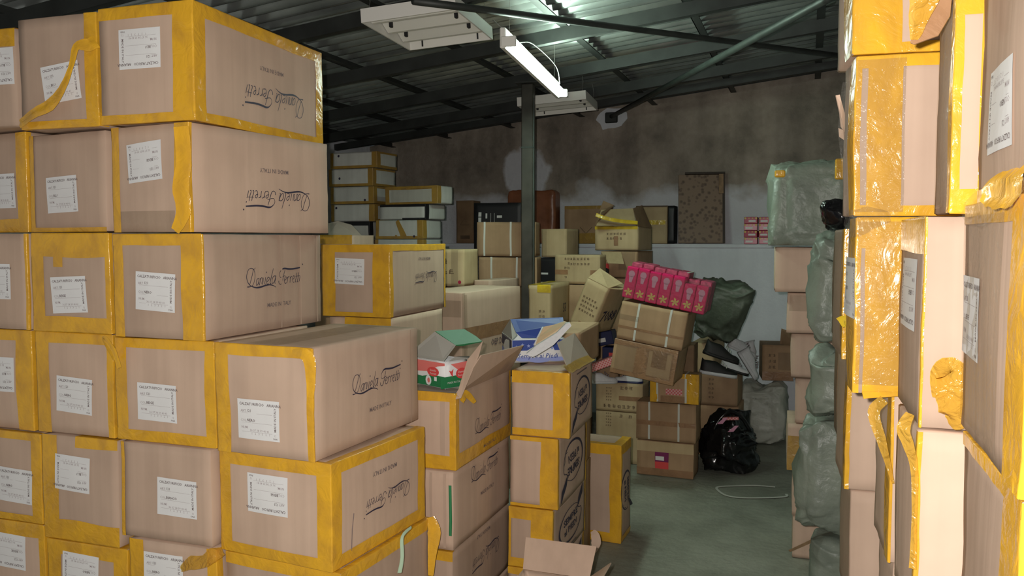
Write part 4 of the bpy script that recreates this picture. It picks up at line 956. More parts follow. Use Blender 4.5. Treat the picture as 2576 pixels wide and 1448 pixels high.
# cartons right behind the black bag
dr_ = 6.05; zr_ = zz(1856, dr_, 944, 1024)
c = carton('dim printed carton right of the amber wrapped carton', 1855, dr_, zr_[1], zr_[0], -2, lx=1752, rx=1868, mat='kraft', group='cartons behind the black bag'); c.decal('F', glyphs([(2, 0)] * 5, .02, 41), .36, .55, 0, 1, 'ink_brown')
c = carton('dim carton low behind the black bag', 1857, dr_, 0, zr_[1], -2, lx=1752, rx=1870, mat='kraft', group='cartons behind the black bag')
# leaning trio: taped carton, strapped carton, pink pack
TL = 9.0; yw_ = -2
Rt = Matrix.Rotation(math.radians(yw_), 3, 'Z') @ Matrix.Rotation(math.radians(TL), 3, 'Y')
base = W(1634, 900, 5.42)
wT = .42
c1 = tilted('tipped carton wrapped in shiny tape under the strapped leaning carton', base, (wT, .36, .225), yw_, TL, 0, 'kraft', group='leaning pile'); c1.tapes('FD:.03 FT:.03 FR:.03', 'tape_brown'); c1.strip('F', .36, .0, .56, .98, 'tape_brown'); c1.strip('F', .05, .1, .95, .9, 'film', .002, 'clear_tape'); c1.strip('F', .62, .4, .85, .9, 'tape_brown', .0015)
up1 = Rt @ Vector((0, 0, 1)); ex1 = Rt @ Vector((1, 0, 0))
b2 = base + up1 * (.225 / 2 + .245 / 2 + .007) + ex1 * .012
c2 = tilted('leaning carton with two white straps under the pink pack', b2, (wT + .01, .36, .245), yw_, TL, 0, 'kraft', group='leaning pile'); c2.strapband(.27); c2.strapband(.76); c2.strip('F', 0, .3, 1, .36, 'tape_brown'); c2.strip('F', 0, .52, .3, .66, 'film', .002, 'clear_tape')
b3 = b2 + up1 * (.245 / 2 + .002) + ex1 * .04
R3_ = Matrix.Rotation(math.radians(yw_), 3, 'Z') @ Matrix.Rotation(math.radians(TL + 2.0), 3, 'Y')
t = thing('pink_pack', 'shrink-wrapped row of bright pink boxes lying tilted on the leaning carton', 'pack', b3 + up1 * .014, R3_.to_euler())
bw = .0775; hb = .205; x0 = -bw * 3.5
for i in range(7):
    hh = hb - (0 if i < 5 else .028) + .004 * math.sin(i * 2.1); o = MB().box((x0 + bw * (i + .5), -.11, hh / 2), (bw - .003, .10, hh), b=.005).build('pink_box', M['pink'], t)
    q = P2().disc(0, 0, .021, 14, 1.05); q.stroke([(0, -.015), (0, -.055)], [.03, .018], 3)
    MB().add([(x0 + bw * (i + .5) + x, -.1612, hh - .045 + y_) for x, y_ in q.v], q.f).build('pale_print', M['pink_print'], o)
    q = P2()
    for a in range(5): an = a * 1.257 + .4; q.stroke([(0, 0), (.016 * math.cos(an), .016 * math.sin(an)), (.027 * math.cos(an + .25), .027 * math.sin(an + .25))], [.004, .014, .004], 3)
    MB().add([(x0 + bw * (i + .5) + x, -.1614, .04 + y_) for x, y_ in q.v], q.f).build('flower_print', M['flower_print'], o)
    MB().box((x0 + bw * (i + .5), 0.04, hh / 2 + .015), (bw - .003, .18, hh + .02), b=.006).build('pink_box', M['pink_dull'], t)
mb = MB(); nb = 14
v = [(x0 + bw * 7 * i / nb, -.164 - .003 * noise.noise(Vector((i * .7, j * .8, 3))), .006 + (hb - .02) * j / 6) for j in range(7) for i in range(nb + 1)]
mb.add(v, [(j * (nb + 1) + i, j * (nb + 1) + i + 1, (j + 1) * (nb + 1) + i + 1, (j + 1) * (nb + 1) + i) for j in range(6) for i in range(nb)]).build('shrink_film', M['film'], t, True)
MB().box((.11, .02, hb + .03), (.016, .2, .003)).build('white_strap', M['strap_white'], t)
# green bag behind, and cartons under it
cc, hx, hz = pixhalf(1752, 1872, 706, 852, 6.1)
t = blob('plastic_sack', 'olive green plastic sack leaning behind the pink pack', 'sack', cc, (hx * .74, .17, hz * .97), 'woven_dark', .3, .45, .04, 3.5, .04, 6, rot=(0, math.radians(13), 0), flat=False, taper=-.5)
zg = zz(1800, 6.15, 862)[0]
c = carton('upright carton with yellow corner under the olive sack', 1795, 6.12, zr_[0], zg, -4, lx=1738, rx=1822, mat='kraft_pale', group='cartons under the olive sack')
c = carton('narrow dim carton squeezed beside the leaning cartons', 1745, 5.72, zr_[0] - .02, zz(1745, 5.72, 868)[0], 0, lx=1712, l=.22, mat='kraft_dark', group='cartons under the olive sack'); zn2 = zr_[0] - .02
carton('hidden carton under the narrow dim carton', 1745, 5.72, 0, zn2, 0, w=.12, l=.22, n=3, mat='kraft')
# black bin bag
cc, hx, hz = pixhalf(1760, 1901, 1040, 1168, 5.75); zt = cc.z + hz
t = blob('bin_bag', 'black plastic bag with pink things inside slumped on the floor', 'bag', (cc.x, cc.y, zt / 2), (hx * .93, .2, zt / 2 * .93), 'black_plastic', .72, .8, .05, 4.5, .05, 9, taper=.25, part='bag', top=.08)
for (x, y_, a_) in ((1842, 1078, .3), (1815, 1058, 0)): 
    q = W(x, y_, 5.55); L = t.location
    MB().slab([Vector((q.x - L.x + dx, q.y - L.y - .02, q.z - L.z + dz)) for dx, dz in ((-.03, -.02), (.01, -.015), (.045, .03), (.02, .028))], .004).build('pink_content', M['pink_print'], t)
MB().box((W(1838, 1052, 5.6).x - L.x, W(1838, 1052, 5.6).y - L.y, W(1838, 1052, 5.6).z - L.z), (.11, .03, .02), Matrix.Rotation(-.1, 3, 'Y'), b=.004).build('checked_content', M['gingham'], t)
MB().tube([Vector(p) - L for p in catmull([tuple(W(x, y_, 5.62)) for x, y_ in ((1795, 1080), (1812, 1052), (1836, 1035), (1866, 1050), (1885, 1080))], 6)], .014, 8).build('handle', M['black_plastic'], t, True)
# pale sack by the wall
cc, hx, hz = pixhalf(1858, 1978, 955, 1105, 6.62); zt = cc.z + hz
blob('woven_sack', 'pale woven sack standing on the floor against the back wall', 'sack', (cc.x, cc.y, zt / 2), (hx * .95, .2, zt / 2 * .97), 'woven_white', .4, .5, .03, 4, .03, 11, top=.05)
# carton on the pale sack
zw = zt + .012
c = carton('shiny taped carton with raised flap resting on the pale sack', 1996, 6.5, zw, zz(1996, 6.5, 868)[0], 8, lx=1918, l=.3, mat='kraft'); c.strip('F', .5, .3, .95, .8, 'film', .002, 'clear_tape'); c.decal('F', glyphs([(2, 0)] * 3, .028, 51), .3, .55, 0, 1, 'ink_brown'); c.strip('F', 0, 0, 1, .25, 'tape_brown')
flap('flap', [W(1962, 868, 6.6), W(1996, 868, 6.5), W(1996, 836, 6.62), W(1966, 826, 6.7)], c.root, 'kraft')
# ------------------------------------------------------------------ shoes
def shoe_parts(t, L, um, sm):
    """low shoe pointing +x, sole on z=0"""
    n = 14; v = []; f = []; m_ = 12
    def half_w(u): return L * (.13 + .035 * math.sin(u * math.pi * .9 + .6)) * (min(1, (1 - u) * 6 + .15) ** .5) * (min(1, u * 7 + .3) ** .5)
    sv = []; sf = []
    for i in range(n + 1):
        u = i / n; x = (u - .5) * L; hw = half_w(u)
        for k in range(m_):
            a = 2 * math.pi * k / m_; sv.append((x, hw * max(-1, min(1, 1.25 * math.cos(a))), .0 if math.sin(a) < 0 else .09 * L))
    sf = [(i * m_ + k, i * m_ + (k + 1) % m_, (i + 1) * m_ + (k + 1) % m_, (i + 1) * m_ + k) for i in range(n) for k in range(m_)] + [tuple(range(m_ - 1, -1, -1)), tuple(n * m_ + k for k in range(m_))]
    link('sole', mesh(sv, sf, 'sole'), t, M[sm], True)
    for i in range(n + 1):
        u = i / n; x = (u - .5) * L * .97; hw = half_w(u) * .95; hh = L * (.34 if u < .3 else .34 - .22 * min(1, (u - .3) / .45)) * (min(1, (1 - u) * 7 + .2) ** .5)
        for k in range(m_):
            a = math.pi * k / (m_ - 1); s_ = math.sin(a); q = hw * math.cos(a) * (1 - .28 * s_ * (1 if u < .45 else .3)); z = .085 * L + hh * s_ ** .7
            if u < .38 and s_ > .8: z -= .10 * L * (s_ - .8) / .2 * math.sin(min(1, u / .38) * math.pi)
            v.append((x, q, z))
    f = [(i * m_ + k, i * m_ + k + 1, (i + 1) * m_ + k + 1, (i + 1) * m_ + k) for i in range(n) for k in range(m_ - 1)] + [tuple(range(m_ - 1, -1, -1)), tuple(n * m_ + k for k in range(m_))]
    link('upper', mesh(v, f, 'upper'), t, M[um], True)
    mb = MB()
    for k in range(3): mb.tube([((.06 + .06 * k) * L, -.07 * L, (.33 - .045 * k) * L), ((.06 + .06 * k) * L, 0, (.40 - .05 * k) * L), ((.06 + .06 * k) * L, .07 * L, (.33 - .045 * k) * L)], .0035, 5)
    mb.build('laces', M['strap_white'] if um != 'shoe_white' else M['ink_faint'], t, True)
def shoe(label, px, py, d, L, rot, um, sm, group):
    t = thing('shoe', label, 'shoe', W(px, py, d), tuple(math.radians(a) for a in rot), group); shoe_parts(t, L, um, sm); return t
GP = 'loose shoes piled on the cartons'
shoe('black shoe uppermost in the loose shoe pile, toe right', 1812, 902, 5.95, .27, (0, 18, 12), 'shoe_black', 'shoe_black', GP)
shoe('black shoe lowest in the loose shoe pile, lying flat', 1806, 944, 5.9, .27, (0, 8, 12), 'shoe_black', 'shoe_white', GP)
shoe('white shoe hanging toe down at the right of the pile', 1876, 898, 6.66, .25, (0, 74, 10), 'shoe_white', 'shoe_white', GP)
shoe('white shoe leaning toe down in the middle of the pile', 1876, 922, 6.2, .25, (0, 58, 15), 'shoe_white', 'shoe_white', GP)
shoe('white shoe lying behind the two black shoes', 1864, 888, 6.5, .25, (0, 25, 20), 'shoe_white', 'shoe_white', GP)
shoe('white shoe with dark trim at the right end of the pile front', 1846, 934, 6.12, .22, (0, 15, -5), 'shoe_white', 'shoe_black', GP)
GQ = 'shoes on the printed carton'
shoe('white slipper at the left on the printed carton', 1517, 963, 5.92, .21, (0, 0, 20), 'shoe_white', 'shoe_white', GQ)
shoe('white shoe with dark straps on the printed carton', 1580, 963, 5.95, .22, (0, 0, 185), 'shoe_white', 'blue_dark', GQ)
# blue boxes and checked box
def smallbox(name, label, px, py, d, size, rot, mat, parts=()):
    t = thing(name, label, 'box', W(px, py, d), tuple(math.radians(a) for a in rot)); MB().box((0, 0, size[2] / 2), size, b=.004).build('box', M[mat], t)
    for nm, m_, x0, z0, x1, z1 in parts: MB().add([(x0, -size[1] / 2 - .0015, z0), (x1, -size[1] / 2 - .0015, z0), (x1, -size[1] / 2 - .0015, z1), (x0, -size[1] / 2 - .0015, z1)], [(0, 1, 2, 3)]).build(nm, M[m_], t)
    return t
smallbox('checked_box', 'red and white checked small box lying on the white slipper', 1528, 920, 5.84, (.22, .14, .055), (0, -22, 5), 'gingham')
smallbox('shoe_box', 'upright navy box with red print by the leaning cartons', 1536, 914, 6.04, (.10, .12, .13), (0, 0, 0), 'blue_dark', [('red_print', 'red_board', .0, .05, .03, .09)])
smallbox('shoe_box', 'tilted navy shoe box with white label, uppermost of the navy boxes', 1522, 866, 6.06, (.17, .14, .10), (0, -12, 0), 'blue_dark', [('white_label', 'print_white', -.07, .025, .03, .055)])
c = carton('plain tan carton standing behind the navy boxes', 1552, 6.16, 0, zz(1552, 6.16, 835)[0], 0, lx=1500, l=.1, mat='kraft', n=4)
# green and red shoe box with open lid, standing in the open carton
zt = zM[0] + .006
loc, yw, w_, l_, h_ = place(1120, 3.15, zt, zt + .108, -25, w=.24, l=.115)
t = thing('shoe_box', 'open red, white and green shoe box standing in the open carton', 'shoe box', loc, (0, 0, yw))
cx = Carton(t, w_, l_, h_, .0008, (.001, .001, 0)); cx.body('paper', 4, True, 'box')
def onF(face, p, mat, nm, fu=.5, fv=.5, off=.001, rot=0): return cx.decal(face, p, fu, fv, rot, 1, mat, off, nm)
onF('F', P2().add([(-.118, -.052), (.118, -.052), (.118, -.008), (.04, -.006), (-.02, -.018), (-.118, -.012)], [tuple(range(6))]), 'green_board', 'green_field'); onF('R', P2().add([(-.081, -.052), (.081, -.052), (.081, -.012), (0, -.006), (-.081, -.008)], [tuple(range(5))]), 'green_board', 'green_field')
onF('F', P2().add([(-.118, -.005), (.015, .005), (.075, .030), (.118, .036), (.118, .046), (-.118, .046)], [tuple(range(6))]), 'red_pale', 'red_field'); onF('R', P2().add([(-.03, .04), (.03, .0), (.081, .0), (.081, .046)], [tuple(range(4))]), 'red_pale', 'red_field')
lg = onF('F', P2().disc(0, 0, .036, 20, .52), 'red_board', 'oval_logo', .70, .56, .0016); onF('F', P2().text('Daniela', (0, .005), .012).text('Ferretti', (.002, -.008), .012), 'print_white', 'lettering', .70, .56, .0022)
onF('F', P2().disc(0, 0, .018, 14, 1.1), 'paper', 'white_field', .58, .22, .0014); onF('F', P2().disc(0, 0, .008, 10, 1.3), 'red_pale', 'small_emblem', .585, .22, .0018); onF('F', P2().rect(-.008, -.008, .008, .008), 'paper', 'small_tag', .76, .30, .0014)
onF('R', P2().add([(-.012, .012), (.0, .006), (.012, .016), (.008, -.004), (.01, -.016), (0, -.008)], [tuple(range(6))]), 'red_board', 'bird_print', .25, .55, .0014); onF('R', P2().disc(0, 0, .03, 18, .7), 'red_board', 'oval_logo', .72, .5, .0016); onF('R', P2().text('Daniela', (0, .006), .012).text('Ferretti', (0, -.008), .012), 'print_white', 'lettering', .72, .5, .0022)
onF('R', P2().text('MADE IN ITALY', (0, 0), .011), 'print_white', 'lettering', .42, .2, .0016)
Rz = Matrix.Rotation(yw, 3, 'Z'); g = lambda x, y_, z: loc + Rz @ Vector((x, y_, z))
flap('lid_panel', [g(-w_ / 2, -l_ / 2, h_), g(w_ / 2 - .01, -l_ / 2, h_), W(1146, 868, 3.20), W(1094, 834, 3.30)], t, 'grey_board', .0025)
flap('lid_flap', [W(1095, 833, 3.30), W(1146, 868.5, 3.20), W(1165, 869, 3.24), W(1213, 859, 3.34), W(1198, 846, 3.39), W(1168, 828, 3.45)], t, 'green_board', .0025)
flap('dust_flap', [g(w_ / 2, -l_ / 2 + .02, h_), g(w_ / 2, -l_ / 2 + .13, h_), W(1180, 895, 3.3), W(1145, 897, 3.2)], t, 'grey_board', .002)
# blue shoe box
zt = zS[0] + .002
loc, yw, w_, l_, h_ = place(1288, 3.66, zt, zt + .104, 29, rx=1424, l=.31, side='L')
t = thing('shoe_box', 'open blue starred shoe box on the stamped carton stack', 'shoe box', loc, (0, 0, yw))
cx = Carton(t, w_, l_, h_, .0008, (.001, .001, 0)); cx.body('paper', 4, True, 'box')
hw = w_ / 2 - .001
onF('F', P2().rect(-hw, .002, hw, .05), 'blue_board', 'blue_band'); onF('L', P2().rect(-l_ / 2 + .001, .002, l_ / 2 - .001, .05), 'blue_dark', 'blue_band'); onF('L', P2().rect(-l_ / 2 + .001, -.045, l_ / 2 - .001, -.012), 'blue_pale', 'cloud_print'); onF('L', P2().rect(-.025, .008, .025, .042), 'print_white', 'white_label', .72, .5, .0016)
q = P2(); rn = random.Random(3)
for i in range(9):
    x, y_ = -hw + .02 + i * (2 * hw - .03) / 8, .012 + .03 * rn.random(); s5 = P2()
    pts = [((.009 if k % 2 == 0 else .004) * math.cos(math.pi / 2 + k * math.pi / 5), (.009 if k % 2 == 0 else .004) * math.sin(math.pi / 2 + k * math.pi / 5)) for k in range(10)]; q.add(pts, [tuple(range(10))], (x, y_))
onF('F', q, 'blue_pale', 'star_print', .5, .5, .0016); onF('F', P2().text('Sempre ai Piedi', (-.02, 0), .03, shear=.25, bold=.01), 'blue_board', 'lettering', .55, .28, .0016); onF('F', P2().disc(0, 0, .05, 16, .25).disc(.08, .004, .05, 16, .2).disc(-.07, .004, .04, 16, .25), 'blue_pale', 'cloud_print', .5, .10, .0013)
Rz = Matrix.Rotation(yw, 3, 'Z'); g = lambda x, y_, z: loc + Rz @ Vector((x, y_, z))
flap('lid_panel', [g(-w_ / 2, -l_ / 2, h_), g(-w_ / 2, l_ / 2, h_), W(1284, 803, 3.80), W(1300, 842, 3.70)], t, 'grey_board', .0025)
flap('lid_flap', [W(1284, 803, 3.80), W(1298, 836, 3.72), W(1312, 849, 3.71), W(1360, 849, 3.70), W(1400, 842, 3.70), W(1419, 815, 3.72), W(1416, 798, 3.80)], t, 'blue_board', .0025)
# white sandal
a = W(1385, 862, 3.45); t = thing('sandal', 'white wedge sandal with beige insole propped on the blue shoe box', 'sandal', a)
side = [(1325, 888), (1331, 894), (1340, 896), (1348, 893), (1392, 866), (1437, 818), (1433, 810), (1424, 812), (1400, 836), (1348, 868)]
MB().slab([W(x, y_, 3.43) - a for x, y_ in side], .035).build('wedge_sole', M['shoe_white'], t); MB().slab([W(x, y_, d) - a for x, y_, d in ((1345, 869, 3.45), (1352, 850, 3.475), (1366, 823, 3.51), (1395, 817, 3.51), (1421, 808, 3.50), (1430, 812, 3.45), (1402, 835, 3.45))], .006).build('insole', M['insole'], t)
MB().tube([W(x, y_, d) - a for x, y_, d in ((1345, 868, 3.45), (1352, 850, 3.475), (1366, 823, 3.51))], .005, 6).build('toe_rim', M['shoe_white'], t, True)

# ------------------------------------------------------------------ white cartons against the left wall
dW = 6.9; zw_ = zz(945, dW, 379, 421, 467, 512, 557, 602)
GW = 'white taped cartons by the left wall'
for k in range(5):
    lb = ['top white taped carton of the tall pile by the left wall', 'second white taped carton of the tall pile by the left wall', 'third white taped carton of the tall pile by the left wall', 'fourth white taped carton of the tall pile by the left wall', 'white carton with black lid at the foot of the tall white pile'][k]
    c = carton(lb, [948, 938, 940, 942, 930][k], dW, zw_[k + 1], zw_[k], -3, lx=[832, 828, 832, 834, 836][k], rx=[998, 994, 990, 988, 985][k], mat='carton_white', group=GW)
    if k < 4: c.tapes('FL:.03 FR:.05,.05 RT:.015 RD:.02' + (' FD:.02' if k < 3 else ''), 'tape_dull'); c.decal('F', P2().disc(0, 0, .011, 10), [.18, .25, .8, .12][k], [.8, .45, .2, .8][k], 0, 1, 'ink', .002, 'ink_dot')
    else: c.edge_tape('F', 'T', .03, .05, 'black_matt'); c.edge_tape('F', 'R', .012, .05, 'black_matt')
zz0 = zw_[5]
for k in range(3): carton(['hidden carton under the tall white pile', 'hidden mid carton under the tall white pile', 'hidden floor carton under the tall white pile'][k], 945, dW, zz0 * (2 - k) / 3, zz0 * (3 - k) / 3, -3, w=.42, l=.5, n=3, mat='kraft')
d2 = 6.45; zv = zz(1080, d2, 465, 512, 552, 601, 640)
spec = [('amber wrapped white carton lying askew on the short white pile', 1100, 970, 1112, -9, 'FL:.04 FR:.05 FT:.025,.03 FD:.015'), ('white carton with black lid in the short white pile', 1070, 956, 1120, -8, ''), ('white carton with crossed amber tape in the short white pile', 1064, 946, 1110, -6, 'FL:.03 FR:.05 FD:.02'), ('lowest white carton of the short white pile', 1064, 944, 1110, -6, 'FL:.03 FR:.05')]
for k, (lb, px, lx, rx, yw, tp) in enumerate(spec):
    c = carton(lb, px, d2, zv[k + 1], zv[k], yw, lx=lx, rx=rx if k else None, l=None if k else .22, mat='carton_white', group=GW); c.tapes(tp, 'tape_dull')
    if k == 0: c.strip('F', .1, .1, .9, .9, 'film', .002, 'clear_tape')
    if k == 1: c.edge_tape('F', 'T', .018, .05, 'black_matt'); c.edge_tape('F', 'R', .004, .05, 'black_matt'); c.edge_tape('F', 'D', .012, .02, 'black_matt', .5, 1)
    if k == 2: c.decal('F', P2().stroke([(-.02, .07), (.03, -.02), (.045, -.06)], [.03, .05, .06], 4).stroke([(0, .06), (-.03, -.06)], .02, 3), .5, .5, 0, 1, 'tape_dull', .0012, 'tape'); c.decal('F', P2().disc(0, 0, .01, 10), .82, .12, 0, 1, 'ink', .002, 'ink_dot')
for k in range(3): carton(['hidden carton under the short white pile', 'hidden mid carton under the short white pile', 'hidden floor carton under the short white pile'][k], 1064, d2, zv[4] * (2 - k) / 3, zv[4] * (3 - k) / 3, -6, w=.38, l=.35, n=3, mat='kraft')
# grey torn board and small amber carton in front of the white pile
c = FC('small amber topped carton peeking above the amber taped carton', 886, 5.6, 590, 640, 0, lx=800, l=.3, mat='card'); c.tapes('FT:.06', 'tape'); flap('torn_flap', [W(826, 592, 5.75), W(915, 598, 5.75), W(885, 566, 5.85), W(850, 556, 5.9), W(826, 562, 5.9)], c.root, 'card_inner'); zq = zz(886, 5.6, 640)[0]
for k in range(2): carton(['hidden carton under the small amber topped carton', 'hidden floor carton under the small amber topped carton'][k], 886, 5.6, zq * (1 - k) / 2, zq * (2 - k) / 2, 0, w=.3, l=.45, n=3, mat='kraft')

# ------------------------------------------------------------------ right side: stack by the aisle
# far column of bare cartons with sack on top
dF = depth(AZ(2030, 1402, 0))
ys = [620, 735, 838, 950, 1064, 1182, 1296, 1402]; zf = [zz(2000, dF, y_)[0] for y_ in ys]; zf[-1] = 0
GR = 'bare cartons of the far right column'
for k in range(7):
    c = carton(['top bare carton of the far right column under the green sack', 'second bare carton of the far right column with shiny tape', 'third bare carton of the far right column', 'fourth bare carton of the far right column', 'fifth bare carton of the far right column, jutting left', 'sixth bare carton of the far right column', 'floor carton of the far right column'][k], [1950, 1979, 1990, 2000, 1981, 1992, 1994][k], dF, zf[k + 1], zf[k], [3, 0, 1, -1, 2, 0, 1][k], w=.34, l=.36, side='L', mat='card', group=GR)
    if k == 1: c.strip('F', .03, .55, .35, .95, 'film', .002, 'clear_tape')
    if k == 2: c.edge_tape('F', 'D', .004, .02, 'ink_brown'); 
    if k == 4: c.strip('F', 0, .0, .4, .75, 'tape_dull', .0021)
    if k == 1: flap('torn_strip', [W(2028, 762, dF - .01), W(2034, 766, dF - .01), W(2090, 738, dF - .2), W(2086, 731, dF - .2)], c.root, 'wood', .006)
    if k == 6: flap('torn_strip', [W(1984, 1383, dF - .12), W(1988, 1387, dF - .12), W(2070, 1352, dF - .02), W(2066, 1344, dF - .02)], c.root, 'wood', .006)
cc, hx, hz = pixhalf(1936, 2134, 416, 620, 4.25)
t = blob('woven_sack', 'large grey green woven sack on top of the far right column', 'sack', (cc.x, cc.y, zf[0] + hz), (hx * .93, .22, hz * .97), 'woven', .22, .3, .03, 3.2, .045, 21, rot=(0, 0, .1), top=.03)
q = W(1962, 437, 4.05) - t.location; q = Matrix.Rotation(-.1, 3, 'Z') @ q
MB().box(q, (.05, .02, .035), b=.006).build('amber_tape', M['tape'], t); q = Matrix.Rotation(-.1, 3, 'Z') @ (W(2113, 425, 3.98) - t.location); MB().box(q, (.045, .02, .10), b=.006).build('amber_tape', M['tape'], t)
# sacks hanging out between the far column and the near cartons
GK = 'grey green sacks bulging into the aisle'
for k, (x0, x1, y0, y1, d, lb) in enumerate([(2056, 2170, 590, 862, 3.45, 'upper grey green sack bulging beside the near cartons'), (2046, 2170, 876, 1030, 3.45, 'flattened grey green sack below the upper one'), (2012, 2160, 1042, 1322, 3.45, 'lower pale green sack bulging low beside the aisle'), (2040, 2170, 1338, 1580, 3.45, 'bottom dark green sack at the lower right')]):
    cc, hx, hz = pixhalf(x0, x1, y0, y1, d)
    blob('woven_sack', lb, 'sack', cc, (hx * .95, .15, hz * .94), 'woven', .32, .5, .026, 4, .04, 31 + k, group=GK, flat=False, top=.03)
sk = [o for o in COL.objects if o.get('label') == 'bottom dark green sack at the lower right'][0]
# cardboard wrapped column behind R4
d5_ = 2.72
zc5 = [zz(2100, d5_, y_)[0] for y_ in (585, 850, 1100)] + [.55, 0]
for k in range(4):
    c = carton(['dusty grey carton edge just behind the clear wrapped cartons', 'second dusty grey carton edge behind the clear wrapped cartons', 'third dusty carton edge behind the clear wrapped cartons', 'floor carton behind the clear wrapped cartons'][k], [2102, 2108, 2125, 2140][k], d5_, zc5[k + 1], zc5[k], 2, w=.4, l=.15, side='L', mat='kraft_dark', group='dusty cartons at right')
    c.strip('L', .0, .02, .98, .98, 'film', .002, 'clear_tape')
def RC(label, px, d, z0, z1, yaw=0, lx=None, w=.52, l=None, tape='', lab=None, **kw):
    c = carton(label, px, d, z0, z1, yaw, lx=lx, w=w, l=l, side='L', mat='card', group='near cartons of the right stack', amp=.0035, **kw); c.tapes(tape)
    if lab: c.label('L', *lab)
    return c
zr4 = [1.68, 1.31, .94, .58, .28, 0]
for k in range(5):
    c = RC(['thin carton edge wrapped in clear film at the aisle', 'thin carton edge with torn tape tab at the aisle', 'narrow orange tan carton edge low at the aisle', 'lower narrow carton edge at the aisle', 'floor carton of the film wrapped column'][k], [2121, 2130, 2138, 2150, 2160][k], 2.27, zr4[k + 1], zr4[k], 3, l=.30, tape='FL:.01,.05' if k < 2 else '')
    c.strip('L', .0, .02, .98, .98, 'film', .002, 'clear_tape')
    if k == 1: ribbon_part('loose_tape', [W(2112, 812, 2.2), W(2125, 806, 2.2), W(2138, 815, 2.2)], .03, (0, -1, .3), c.root, 'tape_yellow')
# third column
z3r = [zz(2250, 1.72, y_)[0] for y_ in (-260, 140, 545, 990)]; z3r += [.95, .6, .28, 0]
px3 = [2152, 2151, 2150, 2240, 2246, 2250, 2250]; lx3 = [2112, 2124, 2131, 2203, 2208, 2212, 2212]
nm3 = ['topmost amber taped carton of the right stack near the roof', 'wide fronted pink carton with amber band, right stack upper row', 'glossy amber taped carton in the right stack middle row', 'carton edge with drooping amber tape below the glossy taped one', 'fifth carton down in the right stack third column', 'sixth carton down in the right stack third column', 'floor carton of the right stack third column']
c3 = []
for k in range(7):
    c = RC(nm3[k], px3[k], 1.72, z3r[k + 1], z3r[k], [7, 6, 4, 3, 3, 3, 3][k], lx=lx3[k], tape=['FL:.09,.09 FT:.02 FD:.02', 'FL:.010,.05 FT:.024 FD:.02', 'FT:.06,.03 FL:.010,.1', 'FL:.004,.05', '', '', ''][k]); c3.append(c)
    if k == 2: c.strip('F', .034, .0, .19, .86, 'tape', .0026); c.strip('F', .005, .05, .2, .98, 'film', .0034, 'clear_tape'); c.label('L', .5, .6, 'NERO', False, 0)
    if k == 1: c.strip('F', .042, .0, .17, .98, 'tape', .0026); c.strip('F', .0, .02, .18, .98, 'film', .0034, 'clear_tape')
ribbon_part('loose_tape', [W(2225, 1005, 1.68), W(2198, 1035, 1.67), W(2215, 1100, 1.66), W(2232, 1160, 1.66), W(2246, 1215, 1.66)], [.02, .024, .02, .012, .005], (-.3, -1, 0), c3[3].root, 'film_amber')
flap('torn_card', [W(2102, 240, 1.86), W(2112, 238, 1.86), W(2118, 262, 1.86), W(2126, 290, 1.85), W(2124, 332, 1.85), W(2115, 318, 1.86), W(2112, 285, 1.86)], c3[1].root, 'card', .003)
flap('torn_card', [W(2110, 322, 1.86), W(2124, 328, 1.85), W(2124, 352, 1.85), W(2112, 344, 1.86)], c3[1].root, 'card', .003)
for k, (x, y0, y1, m_) in enumerate(((2130, 205, 540, 'film'), (2140, 170, 530, 'film'))): ribbon_part('clear_film', [W(x, y0, 1.80), W(x - 4, (2 * y0 + y1) / 3, 1.79), W(x + 3, (y0 + 2 * y1) / 3, 1.79), W(x + 6, y1, 1.78)], [.02, .035, .03, .02], (-.8, -1, 0), c3[1].root, m_)
ribbon_part('bunched_film', [W(2130, 575, 1.74), W(2150, 560, 1.70), W(2190, 548, 1.695), W(2240, 545, 1.695)], [.05, .06, .05, .02], (-.3, -1, .2), c3[2].root, 'film')
flap('torn_edge', [W(2168, 985, 1.70), W(2172, 1002, 1.70), W(2200, 1000, 1.69), W(2262, 996, 1.69), W(2275, 985, 1.69)], c3[2].root, 'tape', .003)
# second column
z2r = [2.42, 2.055, zz(2322, 1.385, 540)[0], zz(2322, 1.385, 1080)[0], .96, .6, .28, 0]
px2 = [2400, 2399, 2322, 2303, 2306, 2310, 2310]; lx2 = [2358, 2358, 2263, 2252, 2255, 2258, 2258]
nm2 = ['second column right stack carton reaching above the picture', 'pink strip of carton with amber edges, right stack upper row', 'broad pink fronted carton with side label, right stack middle row', 'broad pink fronted carton, right stack lower row', 'fifth carton down in the right stack second column', 'sixth carton down in the right stack second column', 'floor carton of the right stack second column']
c2 = []
for k in range(7):
    c = RC(nm2[k], px2[k], 1.385, z2r[k + 1], z2r[k], 2, lx=lx2[k], tape=['FL:.02,.02 FD:.03', 'FL:.012,.02 FD:.04 FT:.03', 'LT:.06 FL:.002,.006', 'FL:.006,.012', '', '', ''][k], lab=(.52, .62, 'BEIGE', True, 0) if k == 2 else None); c2.append(c)
    if k == 1: c.strip('F', .075, .0, .10, 1, 'tape', .0012); c.strip('L', .0, .03, .98, .97, 'film', .002, 'clear_tape')
flap('hanging_tape', [W(2290, 108, 1.372), W(2300, 112, 1.368), W(2360, 90, 1.366), W(2390, 40, 1.366), W(2396, -20, 1.366), W(2330, -20, 1.372)], c2[0].root, 'tape_brown', .003)
ribbon_part('hanging_tape', [W(2325, -10, 1.36), W(2312, 50, 1.36), W(2300, 100, 1.36)], [.05, .03, .012], (-.3, -1, 0), c2[0].root, 'film_amber')
ribbon_part('loose_tape', [W(2362, 1000, 1.36), W(2368, 945, 1.35), W(2395, 935, 1.33), W(2405, 1000, 1.33), W(2400, 1050, 1.34), W(2385, 1060, 1.35)], [.02, .035, .05, .06, .05, .02], (-.2, -1, 0), c2[2].root, 'film_amber')
